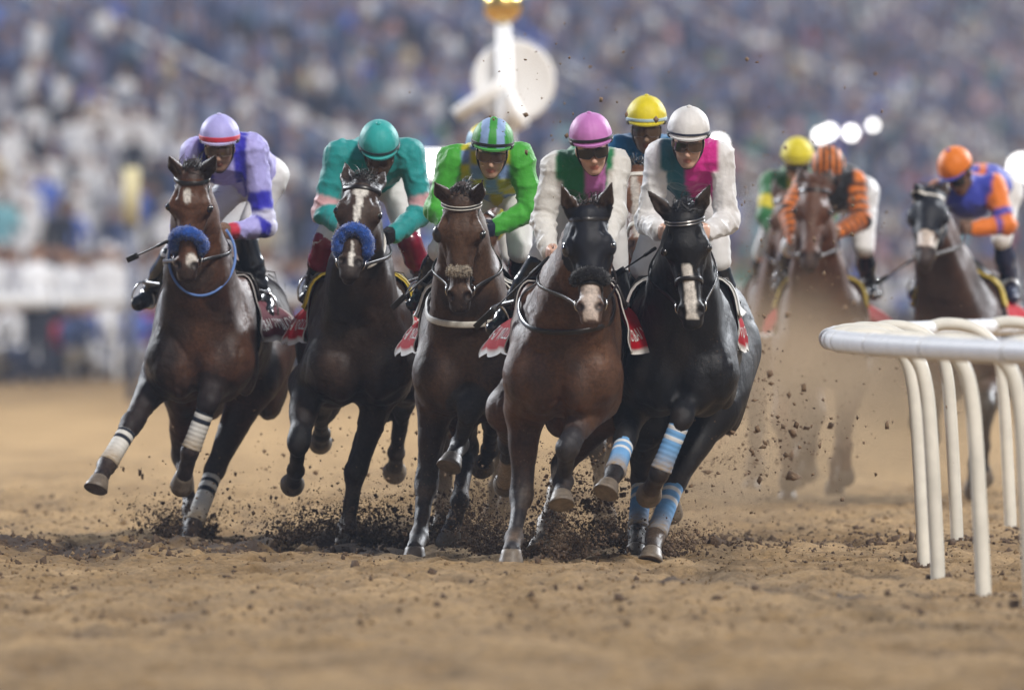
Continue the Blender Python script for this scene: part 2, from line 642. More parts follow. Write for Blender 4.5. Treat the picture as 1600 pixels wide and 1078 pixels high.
def horse(S):
    """S: the horse's pose, read off the photograph, and its colours"""
    D0, vox = S['D'], S.get('vox', .0125)
    fx = S.get('fx', 0.0)
    f = nrm(V(fx, -math.sqrt(1 - fx * fx), 0))
    roll = S.get('roll', 0.0)
    r = nrm(np.cross(UP, -f))
    if r[0] < 0: r = -r
    u = nrm(UP * math.cos(roll) + r * math.sin(roll))
    r = nrm(r - u * (r @ u))
    W = P(S['withers'][0], HY, D0)
    W[2] = S['withers'][1]
    hf = lambda x, y, z: W + f * x + r * y + u * z
    R0 = np.stack([f, r, u])
    tilt = lambda a: np.stack([f * math.cos(a) + u * math.sin(a), r, -f * math.sin(a) + u * math.cos(a)])
    pr = []
    # trunk
    pr += [ell(hf(.05, 0, -.40), R0, (.40, .245, .335), .05),
           ell(hf(-.45, 0, -.385), R0, (.62, .28, .315), .08),
           ell(hf(-.95, 0, -.27), R0, (.42, .265, .27), .08),
           ell(hf(-1.18, 0, -.28), R0, (.33, .275, .27), .08),
           cone(hf(.05, 0, -.10), hf(-.50, 0, -.13), .085, .08, .12),
           cone(hf(-.50, 0, -.13), hf(-1.05, 0, -.10), .08, .09, .12)]
    # neck and head
    poll = P(S['poll'][0], S['poll'][1], D0 - S.get('reach', .85))
    HL = S.get('headlen', .60)
    muz = ray_solve(poll, S['muzzle'][0], S['muzzle'][1], HL, S.get('nose', -1))
    if abs(np.linalg.norm(muz - poll) - HL) > .001:
        HL = np.linalg.norm(muz - poll)
    sc = HL / .62
    a = nrm(muz - poll)
    lx = r + S.get('head_yaw', 0) * -f * -1
    l = nrm(lx - a * (lx @ a))
    n = np.cross(a, l)
    if n @ V(0, -1, 0) < 0: n = -n
    RH = np.stack([l, n, a])
    LW, NW = 1.24, 1.12
    hd = lambda L, N, A: poll + (l * L * LW + n * N * NW + a * A) * sc
    he = lambda L, N, A, rad, k=.03, sub=False, R=None: ell(hd(L, N, A), RH if R is None else R, np.array(rad) * V(LW, NW, 1.0) * sc, k, sub)
    for s in (-1, 1):
        pr += [ell(hf(.13, s * .190, -.38), tilt(.45), (.17, .085, .35), .05),
               ell(hf(.00, s * .212, -.55), tilt(-.5), (.19, .066, .15), .02),
               cone(hd(s * .055, -.20, .19), hf(.33, s * .135, -.42), .045, .078, .035),
               ell(hf(.30, s * .178, -.47), tilt(.35), (.14, .085, .19), .045),
               ell(hf(.33, s * .098, -.55), tilt(.25), (.135, .098, .17), .026),
               ell(hf(.30, s * .07, -.45), tilt(.5), (.13, .085, .16), .03),
               ell(hf(.20, s * .11, -.66), R0, (.13, .085, .09), .04),
               ell(hf(-1.20, s * .16, -.50), tilt(-.15), (.26, .125, .36), .08),
               ell(hf(-.92, s * .185, -.52), tilt(.5), (.17, .09, .24), .07)]
    N0, N3 = hf(.16, 0, -.34), hd(0, -.13, .06)
    N1 = N0 * .64 + N3 * .36 + u * .02
    N2 = N0 * .30 + N3 * .70 + u * .03
    pr += [cone(N0, N1, .31, .235, .10, (r, 1.28)), cone(N1, N2, .235, .170, .08, (r, 1.45)), cone(N2, N3, .170, .130, .06, (r, 1.52)),
           cone(hf(.26, 0, -.46), N1 * .5 + N2 * .5 - u * .12, .10, .062, .05)]
    pr += [he(0, -.065, .055, (.072, .085, .085), .04), he(0, -.052, .17, (.088, .07, .12), .03),
           cone(hd(0, -.055, .2), hd(0, -.050, .47), .076 * sc, .052 * sc, .03),
           cone(hd(0, -.11, .22), hd(0, -.09, .47), .076 * sc, .050 * sc, .03),
           he(0, -.06, .53, (.052, .058, .082), .025), he(0, -.062, .588, (.043, .044, .034), .02),
           he(0, -.115, .572, (.034, .035, .045), .015)]
    for s in (-1, 1):
        pr += [he(s * .075, -.055, .205, (.030, .036, .045), .025), he(s * .079, -.033, .178, (.018, .018, .034), .018),
               he(s * .045, -.165, .215, (.036, .08, .115), .03),
               cone(hd(s * .076, -.075, .24), hd(s * .050, -.07, .37), .013 * sc, .009 * sc, .02),
               he(s * .034, -.028, .522, (.026, .026, .040), .02),
               he(s * .040, -.004, .532, (.017, .026, .028), .008, True),
               cone(hd(s * .060, -.09, .545), hd(s * .012, -.085, .612), .005, .005, .006, None, True)]
        # hollow over the eye
        pr += [he(s * .066, -.012, .135, (.016, .012, .022), .02, True)]
    ears = {}
    for s, key in ((-1, 'earL'), (1, 'earR')):
        base = hd(s * .060, -.055, .022)
        tip = ray_solve(base, S[key][0], S[key][1], .20 * sc, S.get('ear_sign', -1)) if key in S else base - a * .15 + l * s * .03
        mid = base * .62 + tip * .38
        el = nrm(tip - base)
        ef = nrm(n - el * (n @ el) + l * s * .25)
        ew = np.cross(el, ef)
        pr += [cone(base - el * .02, mid, .038 * sc, .043 * sc, .015, (ef, 1.35)), cone(mid, tip, .043 * sc, .007, .012, (ef, 1.3))]
        pr += [cone(base + el * .045 + ef * .034, tip - el * .035 + ef * .016, .024 * sc, .008, .010, (ew, 1.1), True)]
        ears[s] = (base, tip, ef)
    # legs
    legs, hooves = [], []
    for key, s in (('foreL', -1), ('foreR', 1)):
        g = S[key]
        E = P(g[0][0], g[0][1], D0 + g[0][2])
        K = ray_solve(E, g[1][0], g[1][1], .42, g[1][2])
        Fk = ray_solve(K, g[2][0], g[2][1], .30, g[2][2])
        H = ray_solve(Fk, g[3][0], g[3][1], .15, g[3][2])
        sh = hf(.30, s * .17, -.52)
        fr = nrm(f * .7 + r * s * .15 - u * .1)
        pr += [cone(sh, E, .115, .100, .10), cone(E, K, .092, .052, .06)]
        pr += [ell(E * .70 + K * .30 + fr * .022, frame_from(K - E, r), (.066, .064, .15), .04)]
        pr += [ell(K, frame_from(Fk - K + (K - E), r), (.050, .050, .085), .05), cone(K, Fk, .047, .039, .03),
               ell(Fk, frame_from(H - Fk, r), (.049, .050, .05), .03), cone(Fk, H, .041, .046, .025)]
        kb = nrm(-f + u * -.1)
        pr += [cone(K - kb * .0 + nrm(Fk - K) * .06 + kb * .014, Fk + kb * .02, .022, .024, .02)]
        legs.append(('fore', E, K, Fk, H))
    for key, s in (('hindL', -1), ('hindR', 1)):
        g = S[key]
        hip = hf(-1.12, s * .15, -.42)
        E = P(g[0][0], g[0][1], D0 + g[0][2])
        K = ray_solve(E, g[1][0], g[1][1], .46, g[1][2])
        Fk = ray_solve(K, g[2][0], g[2][1], .40, g[2][2])
        H = ray_solve(Fk, g[3][0], g[3][1], .15, g[3][2])
        pr += [cone(hip, E, .185, .125, .10), cone(E, K, .115, .050, .06),
               ell(K, frame_from(Fk - K + (K - E), r), (.052, .064, .08), .04), cone(K, Fk, .047, .039, .03),
               ell(Fk, frame_from(H - Fk, r), (.049, .050, .05), .03), cone(Fk, H, .041, .046, .025)]
        # point of hock
        pr += [cone(K, K - f * .055 + nrm(E - K) * .05, .032, .022, .03)]
        legs.append(('hind', E, K, Fk, H))
    v, Q = bake(pr, vox)
    # long soft muscle relief
    N = vert_normals(v, Q)
    rel = fbm(v * V(7, 4, 5), 2, S.get('seed', 1)) * .006 + fbm(v * V(17, 12, 13), 2, 31) * .0018
    vein = np.exp(-(vnoise(v * V(9, 9, 6) + .4 * vnoise(v * 20, 4)[:, None], 77) / .07) ** 2) * sst(.1, .5, vnoise(v * 3, 12) + .35)
    cre = np.clip(1 - np.abs(vnoise(v * V(6.5, 5, 2.4) + .5 * vnoise(v * 7, 2)[:, None], 61)) * 3.2, 0, 1) ** 1.5
    cre2 = np.clip(1 - np.abs(vnoise(v * V(12, 10, 7) + .5 * vnoise(v * 9, 7)[:, None], 63)) * 3.0, 0, 1) ** 1.5
    v = v + N * (rel + .0030 * vein - .0065 * cre - .0026 * cre2)[:, None]
    # colours
    base = np.array(S['coat'])
    dark = np.array(S.get('points', (.008, .006, .006)))
    col = np.tile(base, (len(v), 1))
    nz = fbm(v * 4.0, 3, 5)
    col *= (1 + .35 * nz)[:, None]
    under = sst(.2, -.5, (v - W) @ u)
    d2 = np.array(S.get('dark', base * .45))
    mixd = np.clip(S.get('darkmix', .5) + .10 + 1.25 * fbm(v * V(3.0, 2.4, 2.2) + 9, 3, 3) + .25 * vnoise(v * 13, 19), 0, 1)
    bodym = np.ones(len(v))
    hl, hn, ha = ((v - poll) @ l) / sc / LW, ((v - poll) @ n) / sc / NW, ((v - poll) @ a) / sc
    ishead = (ha > -.32) & (ha < .70) & (np.abs(hl) < .16) & (hn > -.27)
    bodym[ishead & (ha > .05)] = .35
    col = col * (1 - (mixd * bodym)[:, None]) + d2 * (mixd * bodym)[:, None]
    socks = S.get('socks', {})
    for i, (kind, E, K, Fk, H) in enumerate(legs):
        t1, q1 = seg_param(v, E, K)
        t2, q2 = seg_param(v, K, Fk)
        t3, q3 = seg_param(v, Fk, H)
        w1 = (q1 < .13) * sst(.45, .98, t1) * (q1 < np.minimum(q2, q3) + .02)
        w2 = ((np.minimum(q2, q3) < .075) & (np.minimum(q2, q3) <= q1 + .02)) * 1.0
        w = np.maximum(w1, w2) * S.get('pointmix', 1.0)
        col = col * (1 - w[:, None]) + dark * w[:, None] * (1 + .4 * nz)[:, None]
        if i in socks:
            lev, sc_col = socks[i]
            tt = np.where(q2 <= q3, t2, 1 + t3)
            w = (np.minimum(q2, q3) < .08) * sst(lev - .06, lev + .06, tt + .06 * nz)
            col = col * (1 - w[:, None]) + np.array(sc_col) * w[:, None]
    # dust caked on the lower legs and belly
    dst = sst(.62, .12, v[:, 2]) * np.clip(.30 + .9 * fbm(v * 9, 3, 71), 0, .6) + .10 * np.clip(fbm(v * 6, 3, 72) * 2, 0, 1)
    col = col * (1 - dst[:, None]) + np.array((.17, .115, .075)) * dst[:, None]
    # head: darker muzzle, markings, inside of ears
    mzw = ishead * sst(.45, .57, ha) * .75
    col = col * (1 - mzw[:, None]) + np.array(S.get('muzzle_col', (.035, .028, .026))) * mzw[:, None]
    white = np.array((.60, .57, .53))
    for mk in S.get('marks', []):
        kind = mk[0]
        if kind == 'star':
            _, cl, ca, rl, ra = mk
            w = ishead * (hn > -.10) * sst(1.15, .8, np.hypot((hl - cl) / rl, (ha - ca) / ra) + .25 * fbm(v * 30, 2, 8))
        else:
            a0, a1, c0, c1, w0, w1_ = mk[1:7]
            t = np.clip((ha - a0) / (a1 - a0), 0, 1)
            ww = w0 + (w1_ - w0) * t + .006 * fbm(v * 25, 2, 4)
            w = ishead * (hn > -.09) * sst(1.12, .88, np.abs(hl - (c0 + (c1 - c0) * t)) / ww) * (ha > a0) * (ha < a1)
        mc = np.array(mk[7]) if len(mk) > 7 else white
        col = col * (1 - w[:, None]) + mc * w[:, None]
    nost = ishead * sst(.030, .017, np.minimum(np.hypot(hl - .040, ha - .532), np.hypot(hl + .040, ha - .532))) * (hn > -.03)
    col = col * (1 - nost[:, None] * .85) + np.array((.012, .008, .008)) * nost[:, None] * .85
    for s in (-1, 1):
        b0, t0, ef = ears[s]
        t, q = seg_param(v, b0, t0)
        w = (q < .05) * (N @ ef > .2) * sst(.1, .35, t) * .8
        col = col * (1 - w[:, None]) + np.array((.05, .035, .028)) * w[:, None]
    col = np.clip(col, .002, 1)

    root = empty('horse', (W[0], W[1], 0.0), S['label'], 'horse', 'galloping racehorses')
    body = obj('body', v, Q, M_COAT, root, col)
    tris = [tuple(map(int, q)) for q in Q]
    bvh = BVHTree.FromPolygons([tuple(x) for x in v], tris)
    hair = np.array(S.get('hair', (.012, .009, .008)))
    # eyes
    iv, iff = ico(2)
    for s in (-1, 1):
        c = hd(s * .090, -.040, .207)
        obj('eye', c + iv * .024 * sc, iff, M_EYE, root)
    # hooves
    hcols = S.get('hoof_planted', ())
    for i, (kind, E, K, Fk, H) in enumerate(legs):
        hv, hfc = hoof_mesh(H, H - Fk, f if kind == 'fore' or True else f, i in hcols)
        obj('hoof', hv, hfc, M_HOOF, root)
    # mane and forelock: blown strands
    rg = np.random.default_rng(S.get('seed', 1) + 40)
    def strands(n, pos, dirn, L, wid, lift):
        vs, fs = [], []
        for i in range(n):
            p = pos(rg)
            d = nrm(dirn + rg.normal(0, lift, 3))
            side = nrm(np.cross(d, rg.normal(0, 1, 3)))
            ln = L * rg.uniform(.5, 1.15)
            b = len(vs)
            for q in range(5):
                t = q / 4
                c = p + d * ln * t + V(0, 0, -.35) * ln * t * t + side * .18 * ln * math.sin(t * 3 + i)
                w = wid * (1 - t * .85)
                vs += [c - side * w, c + side * w]
            for q in range(4):
                fs.append((b + 2 * q, b + 2 * q + 1, b + 2 * q + 3, b + 2 * q + 2))
        return np.array(vs), fs
    crest = lambda t: (N0 * (1 - t) + N3 * t) + u * (.30 * (1 - t) + .12 * t) - f * (.05 + .03 * (1 - t))
    def crest_hit(g):
        t = g.uniform(.15, 1.0)
        c = crest(t) + u * .25 - f * .1 + r * g.uniform(-.02, .02)
        hit = bvh.ray_cast(Vector(c), Vector(-u * .9 + f * .35))
        return np.array(hit[0]) if hit[0] is not None else crest(t)
    if S.get('detail', True):
        mv, mf = strands(260, crest_hit, u * .7 - f * .6 + r * S.get('mane_side', .3), .13, .004, .25)
        obj('mane', mv, mf, M_HAIR, root, np.tile(hair, (len(mv), 1)))
        fl = lambda g: hd(g.uniform(-.045, .045), g.uniform(-.035, .005), g.uniform(-.035, .03))
        if S.get('forelock', True):
            mv, mf = strands(150, fl, -a * .55 + n * .15 - f * .5 + l * S.get('mane_side', .3), .09, .0035, .45)
            obj('forelock', mv, mf, M_HAIR, root, np.tile(hair * 1.6 + .01, (len(mv), 1)))
    tb = hf(-1.48, 0, -.16)
    tl = lambda g: tb + g.normal(0, .018, 3)
    mv, mf = strands(130, tl, -f * .9 + u * .15 + r * .05, .62, .006, .09)
    obj('tail', mv, mf, M_HAIR, root, np.tile(hair, (len(mv), 1)))

    H = dict(root=root, body=body, bvh=bvh, hd=hd, hf=hf, l=l, n=n, a=a, f=f, r=r, u=u, sc=sc, W=W, legs=legs, v=v, Q=Q, N=N, ha=ha, hl=hl, hn=hn,
             ishead=ishead, poll=poll, S=S, D0=D0)
    return H

def cast(H, o, d, off=.0):
    hit = H['bvh'].ray_cast(Vector(o), Vector(nrm(d)))
    if hit[0] is None:
        return None, None
    nn = np.array(hit[1])
    if nn @ d > 0: nn = -nn
    return np.array(hit[0]) + nn * off, nn

def head_loop(H, A0, th0, th1, cnt, tiltA=0.0, off=.002, NC=-.075):
    """points laid on the head round its axis; th=0 is the front of the face"""
    pts, ns = [], []
    c = H['hd'](0, NC, A0)
    for th in np.linspace(th0, th1, cnt):
        d = H['n'] * math.cos(th) + H['l'] * math.sin(th)
        cc = c + H['a'] * tiltA * (1 - math.cos(th)) * H['sc']
        p, nn = cast(H, cc + d * .32, -d, off)
        if p is None or np.linalg.norm(p - cc) > .22:
            p, nn = cc + d * .09, d
        pts.append(p)
        ns.append(nrm(nn * .5 + d))
    pts = np.array(pts)
    for _ in range(2):
        pts[1:-1] = pts[1:-1] * .5 + (pts[:-2] + pts[2:]) * .25
    return pts, np.array(ns)

def head_side(H, s, path, off=.002):
    pts, ns = [], []
    path = np.asarray(path, float)
    q = np.linspace(0, 1, 14)
    x = np.linspace(0, 1, len(path))
    for t in q:
        A, N_ = np.interp(t, x, path[:, 0]), np.interp(t, x, path[:, 1])
        c = H['hd'](0, N_, A)
        d = H['l'] * s
        p, nn = cast(H, c + d * .3, -d, off)
        if p is None:
            p, nn = c + d * .08, d
        pts.append(p)
        ns.append(nrm(nn * .6 + d))
    return np.array(pts), np.array(ns)

def wool_roll(pts, nrmls, rad, seed=0, fz=.006):
    """a sheepskin roll: lumpy tufted tube"""
    pts = smooth_path(pts, 46)
    n = len(pts)
    t = np.linspace(0, 1, n)
    rr = rad * np.clip(np.sin(np.pi * np.clip(t * 1.0, .0, 1)) * 2.6, .25, 1)
    v, f = tube(pts, rr, 22)
    c = np.repeat(pts, 22, 0)
    d = v - c
    d /= np.linalg.norm(d, axis=1)[:, None] + 1e-9
    v = v + d * (fz * (vnoise(v * 130, seed) + .6 * vnoise(v * 60, seed + 1)))[:, None]
    # tufts
    rg = np.random.default_rng(seed)
    vs, fs = [v], list(f)
    b = len(v)
    pick = rg.integers(22, len(v) - 22, 900)
    tv = []
    for i in pick:
        p, dd = v[i], nrm(d[i] + rg.normal(0, .5, 3))
        sd = nrm(np.cross(dd, rg.normal(0, 1, 3))) * .0028
        tv += [p - sd, p + sd, p + dd * rg.uniform(.006, .014)]
        fs.append((b, b + 1, b + 2))
        b += 3
    vs.append(np.array(tv))
    return np.concatenate(vs), fs

def bridle(H, brow=None, leather=None, noseA=.37, cheeks=True, ring=True, rein_hand=None):
    leather = leather or M_LEATHER
    B = None
    p, n_ = head_loop(H, .075, -1.75, 1.75, 30, -.03)
    w = .022
    v, f = ribbon(p, n_, w, .006)
    br = obj('bridle', v, f, leather, H['root'])
    if brow is not None:
        for dw in (-.35, .35):
            sd = nrm(np.cross(np.gradient(p, axis=0)[15], n_[15]))
            v, f = ribbon(p + n_ * .0062 + H['a'] * dw * w, n_, .0045, .002)
            obj('browband_piping', v, f, brow, br)
    for s in (-1, 1):
        pt, nn = head_side(H, s, [(.075, -.09), (.25, -.105), (.42, -.085), (.50, -.085)])
        v, f = ribbon(pt, nn, .021, .006)
        obj('cheekpiece', v, f, leather, br)
        if ring:
            c = pt[-1] + nn[-1] * .008
            t = np.linspace(0, 2 * math.pi, 22)[:-1]
            ringp = c + .030 * (np.cos(t)[:, None] * H['a'] + np.sin(t)[:, None] * nrm(H['n'] * .8 + H['l'] * s * .5))
            v, f = tube(ringp, .0035, 7, closed=True)
            obj('bit_ring', v, f, M_METAL, br)
        H['bit%d' % s] = pt[-1] + nn[-1] * .01
    if noseA:
        p, n_ = head_loop(H, noseA, -math.pi * .98, math.pi * .98, 40, .02, NC=-.075)
        v, f = ribbon(p, n_, .024, .007)
        obj('noseband', v, f, leather, br)
    H['bridle'] = br
    return br

def reins(H, hands, m=None):
    for s, hnd in zip((-1, 1), hands):
        a = H['bit%d' % s]
        if hnd is None: continue
        midp = (a + hnd) / 2 - UP * .02 + H['r'] * s * .06
        p = smooth_path([a, midp, hnd], 16)
        for q in range(2, 14):
            o = p[q] + H['r'] * s * .4
            h, nn = cast(H, o, -H['r'] * s)
            if h is not None and (h - p[q]) @ (H['r'] * s) > -.012:
                p[q] = p[q] + H['r'] * s * min((h - p[q]) @ (H['r'] * s) + .014, .2)
        for _ in range(3):
            p[1:-1] = p[1:-1] * .5 + (p[:-2] + p[2:]) * .25
        v, f = ribbon(p, np.tile(H['r'] * s, (16, 1)), .018, .004)
        obj('rein', v, f, m or M_LEATHER, H['bridle'])

def breast_strap(H, mat_, wid, z0=-.30, x=.30, drop=.18, thick=.006, name='breastplate'):
    pts, ns = [], []
    for th in np.linspace(-1.5, 1.5, 44):
        d = H['f'] * math.cos(th) + H['r'] * math.sin(th)
        c = H['hf'](.05, 0, z0 - drop * math.cos(th))
        p, nn = cast(H, c + d * .9, -d, .013)
        if p is None:
            continue
        pts.append(p)
        ns.append(nrm(nn + d))
    pts, ns = np.array(pts), np.array(ns)
    for _ in range(4):
        pts[1:-1] = pts[1:-1] * .5 + (pts[:-2] + pts[2:]) * .25
    v, f = ribbon(pts, ns, wid, thick)
    o = obj(name, v, f, mat_, H['root'])
    return o

def neck_strap(H, mat_, wid, dropN, name='neck_strap', rad=None):
    """a loop hanging round the base of the neck, seen below the head"""
    pts = []
    c = P(*dropN['c'], H['D0'] - .45)
    for th in np.linspace(-2.5, 2.5, 40):
        q = c + H['r'] * math.sin(th) * dropN['w'] - H['u'] * math.cos(th) * dropN['h'] + H['f'] * (.12 * math.cos(th) - .05)
        o = q + H['f'] * .6
        p, nn = cast(H, o, -H['f'], .004)
        if p is None or abs((p - q) @ H['f']) > .3:
            p = q
        pts.append(p)
    pts = np.array(pts)
    for _ in range(6):
        pts[1:-1] = pts[1:-1] * .5 + (pts[:-2] + pts[2:]) * .25
    ns = np.tile(H['f'], (len(pts), 1))
    v, f = ribbon(pts, ns, wid, .007)
    return obj(name, v, f, mat_, H['root'])

def leg_wrap(H, i, t0, t1, base, stripe, st=((.06, .16), (.26, .36)), dirty=(.33, .25, .16), rad=.051):
    kind, E, K, Fk, Hf = H['legs'][i]
    n, seg = 40, 20
    vs, cs = [], []
    ax = nrm(Fk - K)
    a = nrm(np.cross(ax, V(.2, .9, .3)))
    b = np.cross(ax, a)
    for q in range(n + 1):
        t = q / n
        c = K + (Fk - K) * (t0 + (t1 - t0) * t)
        rr = rad * (1 + .10 * sst(.72, 1, t)) + .0012 * math.sin(t * 60)
        if q in (0, n): rr *= .86
        colr = np.array(base)
        for s0, s1 in st:
            if s0 < t < s1: colr = np.array(stripe)
        w = sst(.5, 1.0, t) * .85
        for s in range(seg):
            th = 2 * math.pi * s / seg
            vs.append(c + rr * (math.cos(th) * a + math.sin(th) * b))
            ww = np.clip(w + .25 * random.uniform(-1, 1) * w, 0, 1)
            cs.append(colr * (1 - ww) + np.array(dirty) * ww)
    fs = [(q * seg + s, q * seg + (s + 1) % seg, (q + 1) * seg + (s + 1) % seg, (q + 1) * seg + s) for q in range(n) for s in range(seg)]
    return obj('leg_bandage', np.array(vs), fs, M_ATTR_CLOTH, H['root'], np.array(cs))

def hood(H, A0, A1, material=None):
    ha, hl, hn = H['ha'], H['hl'], H['hn']
    ok = H['ishead'] & (ha > A0) & (ha < A1 + .03 * (hn < -.1)) & (np.abs(hl) < .14) & (hn > -.20)
    q = H['Q'][ok[H['Q']].all(1)]
    used = np.unique(q)
    mp = np.full(len(ok), -1)
    mp[used] = np.arange(len(used))
    v = H['v'][used] + H['N'][used] * .006
    v += H['N'][used] * (.003 * fbm(v * 40, 2, 3))[:, None]
    o = obj('hood', v, mp[q], material or M_HOOD, H['root'])
    return o

def eye_cup(H, s, material, fwd=.03, rad=.045):
    """blinker cup standing off the eye"""
    c = H['hd'](s * .088, -.055, .205)
    ax = nrm(H['l'] * s + H['n'] * .25)
    vs, fs = [], []
    seg, ring = 18, 6
    up_ = H['a']
    bk = np.cross(ax, up_)
    for i in range(ring + 1):
        ph = i / ring * math.pi * .5
        for k in range(seg):
            th = 2 * math.pi * k / seg
            vs.append(c + ax * fwd * math.cos(ph) * 1.1 + rad * math.sin(ph) * (math.cos(th) * up_ * 1.1 + math.sin(th) * bk))
    for i in range(ring):
        for k in range(seg):
            fs.append((i * seg + k, i * seg + (k + 1) % seg, (i + 1) * seg + (k + 1) % seg, (i + 1) * seg + k))
    return obj('blinker_cup', np.array(vs), fs, material, H['root'])

# ------------------------------------------------------------------ saddle and cloth
def text_mesh(txt):
    cu = bpy.data.curves.new('txt', 'FONT')
    cu.body = txt
    cu.size = 1
    o = bpy.data.objects.new('txt', cu)
    COL.objects.link(o)
    dg = bpy.context.evaluated_depsgraph_get()
    me = bpy.data.meshes.new_from_object(o.evaluated_get(dg))
    v = np.array([tuple(x.co) for x in me.vertices])
    f = [tuple(p.vertices) for p in me.polygons]
    bpy.data.objects.remove(o)
    return v, f
TXT = text_mesh('DUBAI WORLD CUP')

def saddle(H, label, cloth=(.36, .004, .012), border=(.62, .60, .58), under=None, flare=(.0, .0), text=True, pad=None):
    root = empty('racing_saddle', H['W'] + H['f'] * -.3, label, 'saddle', 'racing saddles with numbered cloths')
    hf, f, r, u = H['hf'], H['f'], H['r'], H['u']
    def patch(x0, x1, th0, th1, nx, nt, off, fl=(0, 0)):
        G = np.zeros((nx, nt, 3))
        N = np.zeros((nx, nt, 3))
        for i, x in enumerate(np.linspace(x0, x1, nx)):
            for j, th in enumerate(np.linspace(th0, th1, nt)):
                d = r * math.sin(th) + u * math.cos(th)
                c = hf(x, 0, -.36)
                p, nn = cast(H, c + d * .8, -d, off)
                if p is None or np.linalg.norm(p - c) > .42:
                    p, nn = c + d * (.31 + off), d
                e = abs(th) / abs(th1)
                s = 0 if th < 0 else 1
                back = (x0 - x) / (x0 - x1)
                p = p + (d * .55 + (r if s else -r) * .6) * fl[s] * (.12 + .88 * back ** 1.1) * sst(.45, 1, e) + (d * .012 * math.sin(x * 30 + j * .6) + u * .01 * math.sin(x * 23)) * sst(.5, 1, e)
                G[i, j], N[i, j] = p, nrm(nn + d)
        for _ in range(3):
            G[1:-1, 1:-1] = G[1:-1, 1:-1] * .5 + .125 * (G[:-2, 1:-1] + G[2:, 1:-1] + G[1:-1, :-2] + G[1:-1, 2:])
        return G, N
    nx, nt = 22, 64
    G, N = patch(.02, -.60, -1.75, 1.75, nx, nt, .014, flare)
    v, fc = sheet(G, N, .006)
    cc = np.zeros((nx, nt, 3))
    for i in range(nx):
        for j in range(nt):
            e = min(j, nt - 1 - j)
            edge = e < 2 or i < 1 or i > nx - 2
            cc[i, j] = border if edge else cloth
    cc = cc.reshape(-1, 3)
    ck = obj('saddle_cloth', v, fc, M_ATTR_CLOTH, root, np.concatenate([cc, cc]))
    if text:
        tv, tf = TXT
        W_, Hh = tv[:, 0].max(), .75
        for side in (0, 1):
            uu = tv[:, 0] / W_
            ii = (1 - uu) * (nx - 3) + 1 if side == 0 else uu * (nx - 3) + 1
            jj = 4.0 + tv[:, 1] / Hh * 3.8
            jj = jj if side == 0 else (nt - 1 - jj)
            i0 = np.clip(ii.astype(int), 0, nx - 2)
            j0 = np.clip(jj.astype(int), 0, nt - 2)
            fi, fj = (ii - i0)[:, None], (jj - j0)[:, None]
            tp = (G[i0, j0] * (1 - fi) + G[i0 + 1, j0] * fi) * (1 - fj) + (G[i0, j0 + 1] * (1 - fi) + G[i0 + 1, j0 + 1] * fi) * fj
            tp = tp + N[i0, j0] * .0085
            obj('lettering', tp, tf, M_WHITE_CLOTH, ck, smooth=False)
    if pad is not None:
        G, N = patch(.10, -.50, -1.15, 1.15, 14, 26, .026)
        v, fc = sheet(G, N, .014)
        obj('pad', v, fc, pad, root)
    G, N = patch(-.02, -.46, -.95, .95, 14, 24, .034)
    lift = np.zeros(14)
    lift[:3] = (.05, .03, .012)
    lift[-3:] = (.012, .025, .04)
    for i in range(14):
        w = np.exp(-(np.linspace(-1, 1, 24) / .45) ** 2)
        G[i] += u * (lift[i] * w)[:, None]
    v, fc = sheet(G, N, .014)
    obj('saddle_seat', v, fc, M_LEATHER, root)
    # girth
    pts, ns = [], []
    for th in np.linspace(1.2, 2 * math.pi - 1.2, 40):
        d = r * math.sin(th) + u * math.cos(th)
        c = hf(-.20, 0, -.40)
        p, nn = cast(H, c + d * .8, -d, .006)
        if p is None or np.linalg.norm(p - c) > .40:
            p, nn = c + d * .34, d
        pts.append(p)
        ns.append(nrm(nn + d))
    v, fc = ribbon(np.array(pts), np.array(ns), .075, .006)
    obj('girth', v, fc, M_LEATHER, root)
    return root

def stirrup(root, H, foot, up_to):
    """iron round the foot and its leather up to the saddle"""
    f, r, u = H['f'], H['r'], H['u']
    c = foot
    pts = [c + r * -.055 - u * .035, c + r * .055 - u * .035, c + r * .058 + u * .03, c + r * .03 + u * .085, c + u * .10, c - r * .03 + u * .085, c - r * .058 + u * .03]
    v, fc = tube(smooth_path(pts + [pts[0]], 40), .006, 7)
    iron = obj('stirrup', v, fc, M_METAL, root)
    p = smooth_path([c + u * .10, (c + u * .1 + up_to) / 2, up_to], 10)
    v, fc = ribbon(p, np.tile(r, (10, 1)), .02, .004)
    obj('stirrup_leather', v, fc, M_LEATHER, iron)

# ------------------------------------------------------------------ riders
M_SKIN = mat('skin', attr=True, rough=.5, spec=.4, noise=(40, .12), bump=(200, .15, .001))
M_SILK = mat('racing_silk', attr=True, rough=.58, spec=.22, sheen=.3, noise=(9, .10), bump=(30, .55, .010))
M_BREECH = mat('white_breeches', attr=True, rough=.6, spec=.3, noise=(9, .06), bump=(34, .4, .006))
M_BOOT = mat('boot_leather', attr=True, rough=.24, spec=.55, noise=(12, .2), bump=(40, .22, .004))
M_CAP = mat('cap_silk', attr=True, rough=.55, spec=.3, sheen=.2, noise=(14, .10), bump=(40, .35, .006))
M_GOGGLE = mat('goggle_lens', (.006, .006, .008), .07, .6, coat=.4)
M_GOGGLE2 = mat('tinted_lens', (.055, .032, .022), .10, .6, coat=.4)
M_BLACK = mat('black_rubber', (.010, .010, .012), .5, .4)
M_GLOVE = mat('glove', attr=True, rough=.6, spec=.35, bump=(60, .3, .003))

